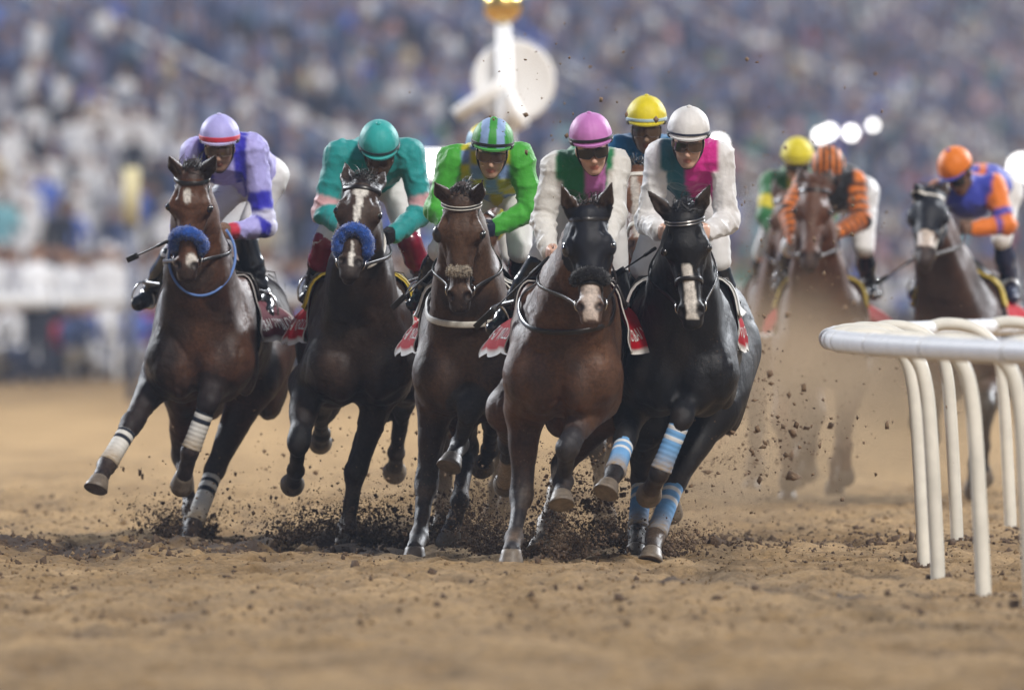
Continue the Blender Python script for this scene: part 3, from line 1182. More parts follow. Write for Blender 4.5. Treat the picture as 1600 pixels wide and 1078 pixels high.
def face_prims(c, l, f, u):
    R = np.stack([l, f, u])
    h = lambda x, y, z: c + l * x + f * y + u * z
    pr = [ell(h(0, -.005, .03), R, (.072, .09, .092), .03), ell(h(0, .028, -.04), R, (.057, .060, .083), .03),
          ell(h(0, .066, -.103), R, (.024, .020, .018), .02),
          cone(h(0, .084, -.002), h(0, .106, -.040), .0095, .0135, .012), ell(h(0, .098, -.046), R, (.019, .012, .009), .01),
          cone(h(-.035, .076, .014), h(.035, .076, .014), .012, .012, .02),
          ell(h(0, .086, -.070), R, (.021, .009, .0065), .006), ell(h(0, .084, -.081), R, (.018, .009, .0065), .006)]
    for s in (-1, 1):
        pr += [cone(h(s * .053, 0, -.06), h(s * .018, .058, -.102), .016, .014, .02), ell(h(s * .043, .062, -.028), R, (.020, .018, .016), .02),
               ell(h(s * .030, .094, -.006), R, (.016, .012, .011), .01, True), ell(h(s * .031, .077, -.007), R, (.012, .011, .010), .006),
               ell(h(s * .074, -.012, -.012), R, (.011, .022, .031), .008)]
    return pr

def fist_prims(Hn, fo, up, inn):
    pr = [ell(Hn + fo * .035, np.stack([inn, fo, up]), (.020, .042, .040), .012)]
    for i in range(4):
        b = Hn + fo * .066 + up * (.030 - .0195 * i) + inn * -.004
        k = b + fo * .026 + inn * .014
        m = k + inn * .030 - fo * .010
        t = m + inn * .006 - fo * .026
        rr = .0095 - .0006 * (i == 3)
        pr += [cone(b - fo * .02, k, rr + .001, rr, .005), cone(k, m, rr, rr, .004), cone(m, t, rr, rr - .001, .004)]
    a = Hn + fo * .016 + up * .032 + inn * .010
    b = Hn + fo * .055 + up * .046 + inn * .026
    c = Hn + fo * .082 + up * .040 + inn * .036
    pr += [cone(a, b, .013, .0105, .008), cone(b, c, .0105, .009, .005)]
    return pr

def jockey(J, H):
    D = J['D']
    vox = J.get('vox', .0093)
    f, r = H['f'], H['r']
    u = UP
    root = empty('person', P(J['hip'][0], J['hip'][1], D + .6) * V(1, 1, 0) + V(0, 0, 1.2), J['label'], 'person', 'jockeys riding in the race')
    # joints
    hip = P(*J['hip'], D + J.get('hipd', .58)) + u * .045
    pts = {}
    for s in 'LR':
        sg = -1 if s == 'L' else 1
        sh = P(*J['sh' + s], D + .10)
        el = ray_solve(sh, *J['el' + s], .27, J.get('els' + s, -1))
        ha = ray_solve(el, *J['ha' + s], .225, -1)
        hp = hip + r * sg * .085
        kn = ray_solve(hp, *J['kn' + s], .41, -1)
        an = ray_solve(kn, *J['an' + s], .37, 1)
        toe = an + f * .15 - u * .045 + r * sg * .035
        pts[s] = (sh, el, ha, hp, kn, an, toe)
    shm = (pts['L'][0] + pts['R'][0]) / 2
    chest = shm - f * .10 - u * .045
    # head frame
    yaw, pitch, roll = [math.radians(q) for q in J.get('face', (0, 16, 0))]
    hfw = nrm(V(math.sin(yaw), -math.cos(yaw), 0) * math.cos(pitch) - u * math.sin(pitch))
    hr = nrm(np.cross(hfw, u))
    if hr[0] < 0: hr = -hr
    hu = nrm(np.cross(hr, hfw))
    hr, hu = hr * math.cos(roll) - hu * math.sin(roll), hu * math.cos(roll) + hr * math.sin(roll)
    if hu[2] < 0: hu = -hu
    cap = P(*J['cap'], D + J.get('capd', -.06))
    hc = cap - hu * .066 + hfw * .006
    neck0 = shm - f * .02 + u * .005
    t = nrm(chest - hip)
    dv = nrm(np.cross(t, r))
    mid = hip * .5 + chest * .5 + u * .065
    torso = [cone(hip + t * .02, mid, .145, .135, .05, (dv, 1.25)), cone(mid, chest, .135, .160, .05, (dv, 1.3)),
             cone(pts['L'][0] * .85 + shm * .15 - f * .03, pts['R'][0] * .85 + shm * .15 - f * .03, .068, .068, .06)]
    arms, thighs, calves, hands = [], [], [], []
    for s in 'LR':
        sh, el, ha, hp, kn, an, toe = pts[s]
        arms += [ell(sh, np.eye(3), (.062, .062, .062), .05), cone(sh, el, .053, .043, .04), cone(el, ha, .044, .030, .025)]
        thighs += [cone(hp, kn, .082, .056, .05)]
        calves += [cone(kn, an, .055, .037, .03), cone(an - u * .02, toe, .040, .032, .03), cone(an, an - f * .05 - u * .04, .035, .030, .03)]
        inn = nrm(shm - sh)
        inn = nrm(V(inn[0], inn[1], 0))
        fo = nrm((ha - el) + f * .3)
        inn = nrm(inn - fo * (inn @ fo))
        hands += fist_prims(ha, fo, nrm(np.cross(inn, fo)) * (1 if np.cross(inn, fo)[2] > 0 else -1), inn)
    # one continuous body
    bodyp = [(q[:3] + (q[3] * .93, q[4] * .93) + q[5:]) if q[0] == 'c' else q for q in torso + arms + thighs + calves]
    bodyp = [ell(hip, np.stack([r, dv, t]), (.15, .11, .12), .05)] + bodyp
    bodyp += [cone(neck0, hc - hu * .06 - hfw * .02, .058, .052, .04)] + face_prims(hc, hr, hfw, hu) + hands
    v, Q = bake(bodyp, J.get('bvox', .0094))
    skin = np.array(J.get('skin', (.36, .20, .13))) * 1.25
    col = np.tile(skin, (len(v), 1)) * (1 + .25 * fbm(v * 25, 2, 6))[:, None]
    q = v - hc
    x, y, z = q @ hr, q @ hfw, q @ hu
    lip = np.hypot(x / .024, (z + .0755) / .013) < 1
    col[lip & (y > .07)] = skin * V(.75, .45, .45)
    stub = np.clip(sst(-.05, -.075, z) * (y > -.02) * (np.abs(x) < .08) * J.get('stubble', .3), 0, 1)
    col = col * (1 - stub[:, None] * .55)
    br = (np.abs(z - .017) < .006) & (np.abs(np.abs(x) - .032) < .02) & (y > .06)
    col[br] = (.03, .02, .015)
    ec = (np.abs(z + .007) < .006) & (np.abs(np.abs(x) - .031) < .010) & (y > .07)
    col[ec] = (.03, .025, .02)
    gl = J.get('glove', None)
    if gl is not None:
        for s in 'LR':
            sh, el, ha = pts[s][:3]
            w = np.linalg.norm(v - ha, axis=1) < .135
            w &= ((v - ha) @ nrm(ha - el)) > -.03
            col[w] = gl
    obj('body', v, Q, M_SKIN, root, col)
    # jacket
    jk = [(q[:3] + (q[3] + .002, q[4] + .004) + q[5:]) if q[0] == 'c' else q for q in torso] + [(q[:3] + (q[3] + .013, q[4] + .010) + q[5:]) if q[0] == 'c' else q for q in arms]
    jk += [ell(chest - f * .06 + u * .05, np.stack([r, dv, t]), (.135, .075, .15), .06), cone(neck0 - hu * .01, neck0 + nrm(hc - neck0) * .045, .064, .060, .03)]
    v, Q = bake(jk, vox, .008)
    N = vert_normals(v, Q)
    wr = np.zeros(len(v))
    dmin = np.full(len(v), 9.0)
    arm_t = np.zeros(len(v))
    arm_id = np.zeros(len(v), int)
    dt, qt = seg_param(v, hip, chest)
    for i, s in enumerate('LR'):
        sh, el, ha = pts[s][:3]
        t1, q1 = seg_param(v, sh, el)
        t2, q2 = seg_param(v, el, ha)
        for tt, qq, o_ in ((t1, q1, 0), (t2, q2, 1)):
            m = qq < dmin
            dmin = np.where(m, qq, dmin)
            arm_t = np.where(m, tt + o_, arm_t)
            arm_id = np.where(m, i, arm_id)
    lat = (v - shm) @ r
    shl = np.abs((pts['R'][0] - shm) @ r)
    isarm = (dmin < .092) & (((arm_t > .22) & (np.abs(lat) > shl * .80)) | (arm_t > .85) | (np.abs(lat) > shl * 1.02))
    # creases: rings where the sleeve bunches, soft folds over the trunk
    wr += np.where(dmin < .1, .0022 * np.sin(arm_t * 19 + 6 * vnoise(v * 9, 3) + lat * 30) * (.3 + np.exp(-((arm_t - 1) / .3) ** 2)), 0)
    rdg = lambda k, sd: np.clip(1 - np.abs(vnoise(v * k + .8 * vnoise(v * 6, sd + 3)[:, None], sd)) * 2.2, 0, 1) ** 2
    wr += .0075 * rdg(V(9, 9, 15), J.get('seed', 2)) + .0055 * rdg(V(19, 19, 11), 40 + J.get('seed', 2)) - .003
    wr += .008 * fbm(v * V(8, 5, 8), 2, J.get('seed', 2)) + np.where(~isarm, .0025 * np.sin(((v @ t) * 55) + 5 * vnoise(v * 8, 9)), 0)
    v = v + N * wr[:, None]
    info = dict(lat=lat, isarm=isarm, arm_t=arm_t, arm_id=arm_id, v=v, shm=shm, z=(v - shm)[:, 2], back=-((v - shm) @ f), N=N)
    jc = np.clip(J['jacket'](info), 0, 1)
    for _ in range(1):      # weave the colour edges over a thread or two
        acc, cnt = np.zeros_like(jc), np.zeros(len(jc))
        qm = jc[Q].mean(1)
        for i in range(4):
            np.add.at(acc, Q[:, i], qm)
            np.add.at(cnt, Q[:, i], 1)
        jc = acc / np.maximum(cnt, 1)[:, None]
    obj('silk_jacket', v, Q, M_SILK, root, jc)
    # breeches
    bp = [ell(hip, np.stack([r, dv, t]), (.155, .118, .13), .05)] + [(q[:3] + (q[3], q[4] + .004) + q[5:]) for q in thighs]
    v, Q = bake(bp, max(vox, .014), .006)
    N = vert_normals(v, Q)
    v = v + N * (.007 * fbm(v * V(8, 6, 14), 3, 4) + .005 * np.clip(1 - np.abs(vnoise(v * V(10, 8, 17), 6)) * 2.2, 0, 1) ** 2)[:, None]
    obj('breeches', v, Q, M_BREECH, root, np.tile(np.array(J.get('breeches', (.66, .66, .66))), (len(v), 1)))
    # boots
    for s in 'LR':
        sh, el, ha, hp, kn, an, toe = pts[s]
        c = nrm(an - kn)
        bpp = [cone(kn + c * (.055 if not J.get('knee_boot') else -.005), kn + c * .14, .054 if not J.get('knee_boot') else .066, .058, .03), cone(kn + c * .14, an, .058, .044, .03), cone(an - u * .02, toe, .043, .036, .03), cone(an, an - f * .05 - u * .04, .038, .034, .03)]
        v, Q = bake(bpp, max(vox, .0095), .003)
        N = vert_normals(v, Q)
        v = v + N * (.004 * np.sin((v @ c) * 90 + 5 * vnoise(v * 12, 2)) * sst(.2, .0, np.abs((v - kn) @ c - .25)))[:, None]
        bc = np.tile(np.array((.008, .008, .010)), (len(v), 1))
        if 'boot_top' in J:
            tc, lim = J['boot_top']
            w = ((v - kn) @ c) < lim
            bc[w] = tc
        b = obj('boot', v, Q, M_BOOT, root, bc)
    # helmet under its silk cap
    la, fw, uh = .108, .128, .118
    na, npn = 72, 26
    vs, cs = [], []
    for i in range(npn + 1):
        for k in range(na):
            az = 2 * math.pi * k / na
            pm = math.radians(100 + 14 * (1 - math.cos(az)) / 2)
            ph = pm * i / npn
            seam = 1 - .010 * math.exp(-((((az * 6 / (2 * math.pi)) + .5) % 1 - .5) / .05) ** 2) * math.sin(ph) ** .5
            rr = seam * (1.02 if i == npn else 1)
            pk = 0.0
            p = cap + (hr * la * math.sin(ph) * math.sin(az) + hfw * fw * math.sin(ph) * math.cos(az) + hu * uh * math.cos(ph)) * rr
            vs.append(p)
            cs.append(J['capcol'](la * math.sin(ph) * math.sin(az), ph, az))
    fs = [(i * na + k, i * na + (k + 1) % na, (i + 1) * na + (k + 1) % na, (i + 1) * na + k) for i in range(npn) for k in range(na)]
    vs = np.array(vs)
    dv_ = vs - cap
    dv_ /= np.linalg.norm(dv_, axis=1)[:, None]
    zz_ = (vs - cap) @ hu
    crs = np.clip(1 - np.abs(vnoise(vs * V(26, 26, 14) + J.get('seed', 2), 3)) * 2.4, 0, 1) ** 2 * sst(.10, .0, zz_)
    vs = vs + dv_ * (.003 * fbm(vs * 24, 2, J.get('seed', 2)) + .0032 * crs)[:, None]
    hel = obj('helmet', vs, fs, M_CAP, root, np.array(cs))
    # peak
    G = np.zeros((26, 5, 3))
    for i, az in enumerate(np.linspace(-1.25, 1.25, 26)):
        for j in range(5):
            e = j / 4
            k = math.cos(az * 1.15) if abs(az) < 1.3 else 0
            ext = 1.0 + e * .12 * max(k, 0.04)
            ph = math.radians(98 - 2 * e)
            G[i, j] = cap + (hr * la * math.sin(ph) * math.sin(az) + hfw * fw * math.sin(ph) * math.cos(az)) * ext + hu * (uh * math.cos(ph) - .012 * e * max(k, 0))
    v, fc = sheet(G, np.tile(hu, (26, 5, 1)), .006)
    obj('peak', v, fc, M_CAP, hel, np.tile(np.array(J.get('peakcol', J['capcol'](0, .3, 0))), (len(v), 1)))
    v, fc = lathe(cap + hu * uh * .985, hu, [(0, .014), (.006, .013), (.010, .006)], 12)
    obj('button', v, fc, M_CAP, hel, np.tile(np.array(J.get('peakcol', J['capcol'](0, .3, 0))), (len(v), 1)))
    # band round the cap
    if J.get('band') is not None:
        az = np.linspace(0, 2 * math.pi, 73)[:-1]
        ph = np.radians(88 + 8 * (1 - np.cos(az)) / 2)
        d = hr[None] * (la * np.sin(ph) * np.sin(az))[:, None] + hfw[None] * (fw * np.sin(ph) * np.cos(az))[:, None] + hu[None] * (uh * np.cos(ph))[:, None]
        nn = d / np.linalg.norm(d, axis=1)[:, None]
        v, fc = ribbon(cap + d * 1.012, nn, J.get('bandw', .018), .003, closed=True)
        obj('cap_band', v, fc, M_CAP, hel, np.tile(np.array(J['band']), (len(v), 1)))
    # goggles: lenses, frame strap
    if J.get('goggles', True):
        nA, nB = 34, 9
        G = np.zeros((nA, nB, 3))
        N = np.zeros((nA, nB, 3))
        for i, az in enumerate(np.linspace(-1.15, 1.15, nA)):
            for j, e in enumerate(np.linspace(-1, 1, nB)):
                notch = math.exp(-(az / .17) ** 2)
                zc = .001
                hh = .027 * (1 - .15 * abs(az) ** 3)
                zz = zc + e * hh
                if e < 0: zz = zc + e * hh * (1 - .78 * notch)
                bul = 1 - .10 * e * e
                x_, y_ = .074 * math.sin(az) * 1.06, .034 + .068 * math.cos(az)
                x_ *= (.93 + .07 * bul)
                y_ += .012 * bul + .006 * notch
                G[i, j] = hc + hr * x_ + hfw * y_ + hu * zz
                N[i, j] = nrm(hr * math.sin(az) + hfw * math.cos(az))
        v, fc = sheet(G, N, .004)
        gg = obj('goggles', v, fc, M_GOGGLE if J['D'] < 57.5 or J['D'] > 62 else M_GOGGLE2, root)
        az = np.linspace(1.05, 2 * math.pi - 1.05, 40)
        ph = np.radians(97 + 8 * (1 - np.cos(az)) / 2)
        d = hr[None] * (la * np.sin(ph) * np.sin(az))[:, None] + hfw[None] * (fw * np.sin(ph) * np.cos(az))[:, None] + hu[None] * (uh * np.cos(ph))[:, None]
        nn = d / np.linalg.norm(d, axis=1)[:, None]
        v, fc = ribbon(cap + d * 1.02, nn, .022, .003)
        obj('goggle_strap', v, fc, M_BLACK, gg)
    # chin strap
    pth = [hc + hr * .078 + hu * .02 + hfw * .01, hc + hr * .070 - hu * .05 + hfw * .02, hc + hr * .03 - hu * .112 + hfw * .045, hc - hu * .126 + hfw * .056,
           hc - hr * .03 - hu * .112 + hfw * .045, hc - hr * .070 - hu * .05 + hfw * .02, hc - hr * .078 + hu * .02 + hfw * .01]
    v, fc = tube(smooth_path(pth, 34), .0052, 6)
    obj('chin_strap', v, fc, M_BLACK, hel)
    hands_w = [pts[s][2] + nrm(pts[s][2] - pts[s][1]) * .05 for s in 'LR']
    return dict(root=root, pts=pts, hands=hands_w, toes=[pts[s][5] * .45 + pts[s][6] * .55 for s in 'LR'], hips=[pts[s][3] for s in 'LR'])

def whip(p0, p1, label):
    p0, p1 = np.asarray(p0), np.asarray(p1)
    d = p1 - p0
    root = empty('riding_whip', p0, label, 'whip', 'whips carried by the jockeys')
    v, f = tube([p0 + d * t for t in (0, .25, .26, .8)], [.009, .009, .005, .004], 8)
    obj('handle', v, f, M_BLACK, root)
    s = nrm(np.cross(d, V(0, 1, 0)))
    v, f = ribbon([p0 + d * t for t in (.72, .8, .9, 1.0)], np.tile(V(0, -1, 0), (4, 1)), .032, .006)
    obj('flap', v, f, M_BLACK, root)

# colour patterns -------------------------------------------------------------
def solid(c):
    return lambda a, b, d: c

def paint(n, c):
    return np.tile(np.array(c, float), (n, 1))

LILAC, BLUE = (.40, .38, .76), (.030, .026, .42)
def jk1(i):
    c = paint(len(i['lat']), LILAC)
    c[(np.abs(np.abs(i['lat']) - .095) < .035) & ~i['isarm']] = BLUE
    t = i['arm_t']
    c[i['isarm'] & (((t > .55) & (t < .80)) | ((t > 1.02) & (t < 1.30)))] = BLUE
    c[i['isarm'] & (t >= .80) & (t <= 1.02)] = (.60, .60, .80)
    c[i['isarm'] & (t > 1.90)] = (.5, .03, .06)
    return c
TEAL = (.015, .27, .27)
def jk2(i):
    c = paint(len(i['lat']), TEAL)
    t = i['arm_t']
    c[i['isarm'] & (t > .72) & (t < 1.02)] = (.62, .36, .38)
    return c
def jk3(i):
    n = len(i['lat'])
    c = paint(n, (.52, .46, .02))
    chk = ((np.floor((i['lat'] + .5) / .07) + np.floor((i['v'][:, 2]) / .075)) % 2) < 1
    c[chk] = (.20, .30, .55)
    c[i['isarm']] = (.05, .33, .03)
    c[np.abs(i['lat']) > .125] = (.05, .33, .03)
    return c
def jk4(i):
    c = paint(len(i['lat']), (.01, .17, .06))
    c[(i['lat'] > .0) & (i['lat'] < .105)] = (.55, .18, .50)
    c[i['isarm']] = (.64, .63, .60)
    return c
def jk5(i):
    c = paint(len(i['lat']), (.02, .13, .17))
    c[i['lat'] > -.02] = (.55, .018, .24)
    c[i['isarm']] = (.66, .65, .65)
    return c
def jk6(i):
    return paint(len(i['lat']), (.01, .13, .30))
def jk7(i):
    c = paint(len(i['lat']), (.50, .45, .02))
    c[np.abs(i['lat']) < .05] = (.20, .32, .55)
    return c
def jk8(i):
    c = paint(len(i['lat']), (.010, .010, .012))
    t = i['arm_t']
    c[i['isarm'] & (np.floor(t * 9) % 2 == 0)] = (.66, .17, .015)
    return c
def jk9(i):
    c = paint(len(i['lat']), (.02, .13, .04))
    c[np.abs(i['lat']) < .06] = (.55, .47, .03)
    c[i['isarm'] & (i['arm_t'] > .5) & (i['arm_t'] < .85)] = (.55, .47, .03)
    return c
def jk10(i):
    n = len(i['lat'])
    c = paint(n, (.035, .05, .38))
    t = i['arm_t']
    c[i['isarm']] = (.68, .17, .015)
    c[i['isarm'] & (((t > .62) & (t < .8)) | ((t > 1.2) & (t < 1.35)))] = (.035, .05, .38)
    bx = (np.abs(i['lat'] - .02) < .085) & (i['back'] > .08) & (i['back'] < .30) & ~i['isarm'] & (i['N'][:, 2] > -.2)
    c[bx] = (.68, .17, .015)
    ib = (np.abs(i['lat'] - .02) < .045) & (i['back'] > .13) & (i['back'] < .24) & ~i['isarm'] & (i['N'][:, 2] > -.2)
    c[ib] = (.035, .05, .38)
    return c
def cap3(x, ph, az):
    return (.24, .36, .60) if (.020 < abs(x) < .062) else (.04, .28, .04)
def cap7(x, ph, az):
    return (.60, .50, .02) if ph < .9 else (.22, .42, .60)
def cap8(x, ph, az):
    return (.66, .18, .02) if math.floor((x + 1) / .020) % 2 else (.012, .010, .010)

# ------------------------------------------------------------------ the field
def generic_legs(cx, D, ph=0):
    s = FPX / D
    g = 423 + 1.474 * s
    q = lambda x, z: (cx + x * s, g - z * s)
    A = dict(foreL=[(*q(-.20, .80), -.02), (*q(-.24, .52), -1), (*q(-.20, .30), 1), (*q(-.19, .18), 1)],
             foreR=[(*q(.20, .82), -.1), (*q(.19, .62), -1), (*q(.17, .36), 1), (*q(.17, .22), 1)],
             hindL=[(*q(-.18, .80), .72), (*q(-.16, .42), 1), (*q(-.18, .16), -1), (*q(-.19, .07), -1)],
             hindR=[(*q(.22, .80), .72), (*q(.16, .46), 1), (*q(.12, .25), 1), (*q(.11, .13), 1)])
    if ph:
        A['foreL'], A['foreR'] = A['foreR'], A['foreL']
        A['foreL'] = [(2 * cx - x[0], *x[1:]) for x in A['foreL']]
        A['foreR'] = [(2 * cx - x[0], *x[1:]) for x in A['foreR']]
    return A

BAY, DARKBAY, BROWN, BLK, CHEST = (.105, .044, .022), (.026, .014, .011), (.088, .045, .025), (.0075, .0075, .009), (.20, .085, .042)

HS = {}
HS[1] = dict(D=62.0, withers=(325, 1.50), fx=-.12, poll=(297, 266), muzzle=(288, 440), earL=(264, 243), earR=(339, 241), seed=1,
             foreL=[(252, 585, -.05), (206, 662, -1), (167, 727, -1), (156, 748, -1)],
             foreR=[(342, 566, -.10), (327, 625, -1), (297, 706, 1), (288, 742, 1)],
             hindL=[(290, 610, .60), (284, 712, 1), (298, 795, -1), (297, 828, -1)],
             hindR=[(395, 600, .70), (335, 735, -1), (302, 822, -1), (294, 845, -1)],
             coat=BAY, dark=(.018, .010, .009), darkmix=.45, points=(.016, .010, .010), marks=[('star', -.005, .145, .018, .042), ('star', .026, .50, .022, .04)],
             label='bay racehorse with blue sheepskin noseband and small white star, leftmost in the field')
HS[2] = dict(D=61.0, withers=(562, 1.50), fx=.03, poll=(567, 277), muzzle=(544, 428), earL=(539, 252), earR=(601, 268), ear_sign=1, seed=2, headlen=.60,
             foreL=[(482, 600, -.05), (467, 690, -1), (462, 735, 1), (458, 752, 1)],
             foreR=[(600, 602, 0), (556, 735, -1), (543, 822, -1), (539, 842, -1)],
             hindL=[(520, 600, .6), (500, 640, 1), (503, 678, 1), (501, 690, 1)],
             hindR=[(640, 590, .6), (632, 628, 1), (618, 708, 1), (617, 730, 1)],
             coat=(.060, .032, .020), dark=(.014, .010, .009), darkmix=.62, points=(.008, .007, .008), marks=[('star', 0, .10, .036, .034), ('stripe', .10, .30, 0, .0, .022, .009), ('stripe', .40, .56, .0, .006, .006, .012)],
             label='dark bay racehorse with blue sheepskin noseband and large white star, ridden in teal')
HS[3] = dict(D=59.2, withers=(742, 1.46), fx=-.08, poll=(719, 304), muzzle=(716, 490), earL=(679, 286), earR=(754, 282), seed=3,
             foreL=[(683, 622, 0), (666, 758, -1), (655, 838, -1), (648, 856, -1)],
             foreR=[(768, 582, -.08), (734, 640, -1), (718, 694, 1), (708, 714, -1)],
             hindL=[(715, 620, .6), (730, 700, 1), (719, 782, -1), (706, 826, -1)],
             hindR=[(775, 620, .7), (770, 660, 1), (765, 702, 1), (756, 722, 1)],
             coat=BROWN, dark=(.022, .013, .010), darkmix=.5, points=(.024, .022, .024), hoof_planted=(0,), muzzle_col=(.014, .012, .013),
             label='brown racehorse with white browband, grey fluffy noseband and cream breast strap')
HS[4] = dict(D=57.3, withers=(888, 1.47), fx=-.10, poll=(917, 322), muzzle=(922, 505), earL=(876, 287), earR=(957, 284), seed=4,
             foreL=[(822, 640, 0), (815, 773, -1), (804, 842, -1), (799, 860, -1)],
             foreR=[(925, 625, -.1), (888, 697, -1), (880, 752, 1), (878, 772, -1)],
             hindL=[(800, 640, .7), (796, 690, 1), (791, 735, 1), (789, 752, 1)],
             hindR=[(950, 640, .6), (880, 725, 1), (854, 818, -1), (847, 842, -1)],
             coat=(.125, .058, .030), dark=(.030, .017, .013), darkmix=.55, points=(.026, .024, .027), hoof_planted=(0,), socks={3: (.15, (.50, .44, .36)), 2: (.55, (.42, .33, .25))},
             marks=[('stripe', .36, .60, 0, 0, .040, .030, (.50, .42, .37))], muzzle_col=(.10, .065, .055),
             label='bay racehorse in a black hood with a pale pink muzzle, in front of the field')
HS[5] = dict(D=57.9, withers=(1068, 1.48), fx=-.07, poll=(1066, 328), muzzle=(1082, 514), earL=(1010, 296), earR=(1112, 284), seed=5,
             foreL=[(988, 628, 0), (977, 688, -1), (960, 740, -1), (952, 756, -1)],
             foreR=[(1078, 606, -.1), (1067, 650, -1), (1030, 740, 1), (1018, 764, 1)],
             hindL=[(1010, 660, .6), (1003, 748, 1), (996, 832, -1), (994, 855, -1)],
             hindR=[(1115, 640, .7), (1056, 752, -1), (1024, 838, -1), (1019, 860, -1)],
             coat=BLK, dark=(.006, .006, .008), darkmix=.5, points=(.006, .006, .008), muzzle_col=(.012, .012, .013), hair=(.006, .006, .008),
             marks=[('stripe', .28, .57, .0, .004, .020, .026)],
             label='black racehorse with a white blaze and light blue leg bandages beside the white rail')
HS[6] = dict(D=61.8, withers=(1005, 1.50), fx=-.05, poll=(994, 258), muzzle=(1000, 396), seed=6, vox=.017, coat=CHEST, dark=(.06, .026, .015), detail=True,
             marks=[('stripe', .08, .5, -.01, -.01, .018, .016, (.42, .38, .34))], label='chestnut racehorse with white blaze half hidden behind the front pair')
HS[7] = dict(D=64.5, withers=(748, 1.47), poll=(745, 318), muzzle=(745, 440), seed=7, vox=.021, coat=BAY, dark=(.03, .016, .012), detail=False, label='bay racehorse almost wholly hidden behind the brown horse')
HS[8] = dict(D=72.5, withers=(1284, 1.47), fx=-.04, poll=(1272, 282), muzzle=(1264, 416), seed=8, vox=.017, coat=(.10, .038, .018), dark=(.05, .022, .013), points=(.10, .04, .02),
             label='chestnut racehorse galloping through the dust, ridden in orange and black', hair=(.10, .04, .02))
HS[9] = dict(D=75.8, withers=(1226, 1.47), fx=.03, poll=(1232, 300), muzzle=(1228, 428), seed=9, vox=.021, coat=(.14, .07, .045), dark=(.07, .035, .02), detail=False,
             label='light bay racehorse mostly hidden behind the chestnut in the dust')
HS[10] = dict(D=72.0, withers=(1500, 1.48), fx=-.14, poll=(1452, 294), muzzle=(1443, 404), earL=(1430, 286), seed=10, vox=.017, coat=(.075, .035, .022), dark=(.035, .018, .014),
              marks=[('stripe', .30, .5, 0, 0, .045, .04, (.5, .42, .36))], label='dark bay racehorse in black hood galloping behind the white rail')
for k in (6, 7, 8, 9, 10):
    HS[k].update({q: w for q, w in generic_legs(HS[k]['withers'][0] - 6, HS[k]['D'], k % 2).items() if q not in HS[k]})

HZ = {k: horse(HS[k]) for k in sorted(HS)}

JS = {}
JS[1] = dict(D=62.0, cap=(343, 212), shL=(304, 240), shR=(396, 234), elL=(286, 330), haL=(275, 385), elR=(414, 352), haR=(362, 362), hip=(402, 290), knL=(268, 402), anL=(232, 462), knR=(383, 376), anR=(414, 478),
             face=(-3, 14, 0), jacket=jk1, capcol=solid(LILAC), peakcol=(.50, .48, .78), band=(.55, .03, .06), bandw=.026, skin=(.34, .20, .14), stubble=1.0, seed=3, knee_boot=True,
             label='jockey in lilac and blue silks with lilac cap and red band, on the leftmost horse')
JS[2] = dict(D=61.0, cap=(592, 222), shL=(530, 244), shR=(640, 240), elL=(506, 332), haL=(540, 358), elR=(660, 330), haR=(617, 366), hip=(588, 288), knL=(508, 378), anL=(488, 452), knR=(640, 378), anR=(668, 450),
             face=(4, 34, 3), jacket=jk2, capcol=solid((.02, .33, .32)), band=(.01, .04, .05), bandw=.014, skin=(.16, .09, .06), glove=(.01, .01, .012), boot_top=((.20, .008, .03), .17), seed=5, knee_boot=True,
             label='jockey in plain teal silks with pink armbands and teal cap')
JS[3] = dict(D=59.2, cap=(770, 219), shL=(708, 252), shR=(812, 248), elL=(682, 328), haL=(712, 362), elR=(832, 326), haR=(775, 356), hip=(784, 300), knL=(688, 392), anL=(660, 462), knR=(812, 392), anR=(816, 455),
             face=(-2, 16, -4), jacket=jk3, capcol=cap3, peakcol=(.05, .33, .05), band=(.012, .012, .015), bandw=.016, skin=(.42, .26, .18), glove=(.012, .018, .04), seed=7,
             label='jockey in green sleeves and yellow and blue checks with green and blue striped cap')
JS[4] = dict(D=57.3, cap=(923, 212), shL=(872, 262), shR=(960, 258), elL=(848, 346), haL=(858, 392), elR=(958, 336), haR=(948, 382), hip=(925, 305), knL=(842, 412), anL=(786, 500), knR=(962, 430), anR=(978, 542),
             face=(5, 16, 6), jacket=jk4, capcol=solid((.52, .19, .50)), band=(.012, .010, .016), bandw=.016, skin=(.54, .33, .25), seed=9, knee_boot=True,
             label='jockey with pink cap, white sleeves and green and pink jacket on the hooded horse')
JS[5] = dict(D=57.9, cap=(1076, 202), shL=(1034, 243), shR=(1122, 246), elL=(1011, 346), haL=(1032, 362), elR=(1137, 346), haR=(1107, 362), hip=(1080, 300), knL=(1004, 418), anL=(984, 488), knR=(1122, 408), anR=(1140, 514),
             face=(-3, 17, -2), jacket=jk5, capcol=solid((.66, .65, .64)), band=(.02, .025, .05), bandw=.012, skin=(.50, .31, .23), seed=11,
             label='jockey with white cap, white sleeves and magenta and teal jacket on the black horse')
JS[6] = dict(D=61.8, cap=(1010, 183), shL=(968, 236), shR=(1050, 236), elL=(955, 310), haL=(980, 360), elR=(1065, 310), haR=(1030, 360), hip=(1012, 290), knL=(950, 400), anL=(945, 480), knR=(1070, 400), anR=(1075, 480),
             face=(0, 12, 0), jacket=jk6, capcol=solid((.66, .55, .01)), band=(.40, .55, .62), bandw=.016, skin=(.20, .13, .09), seed=13, vox=.011, bvox=.010,
             label='jockey with bright yellow cap and blue jacket between the pink and white caps')
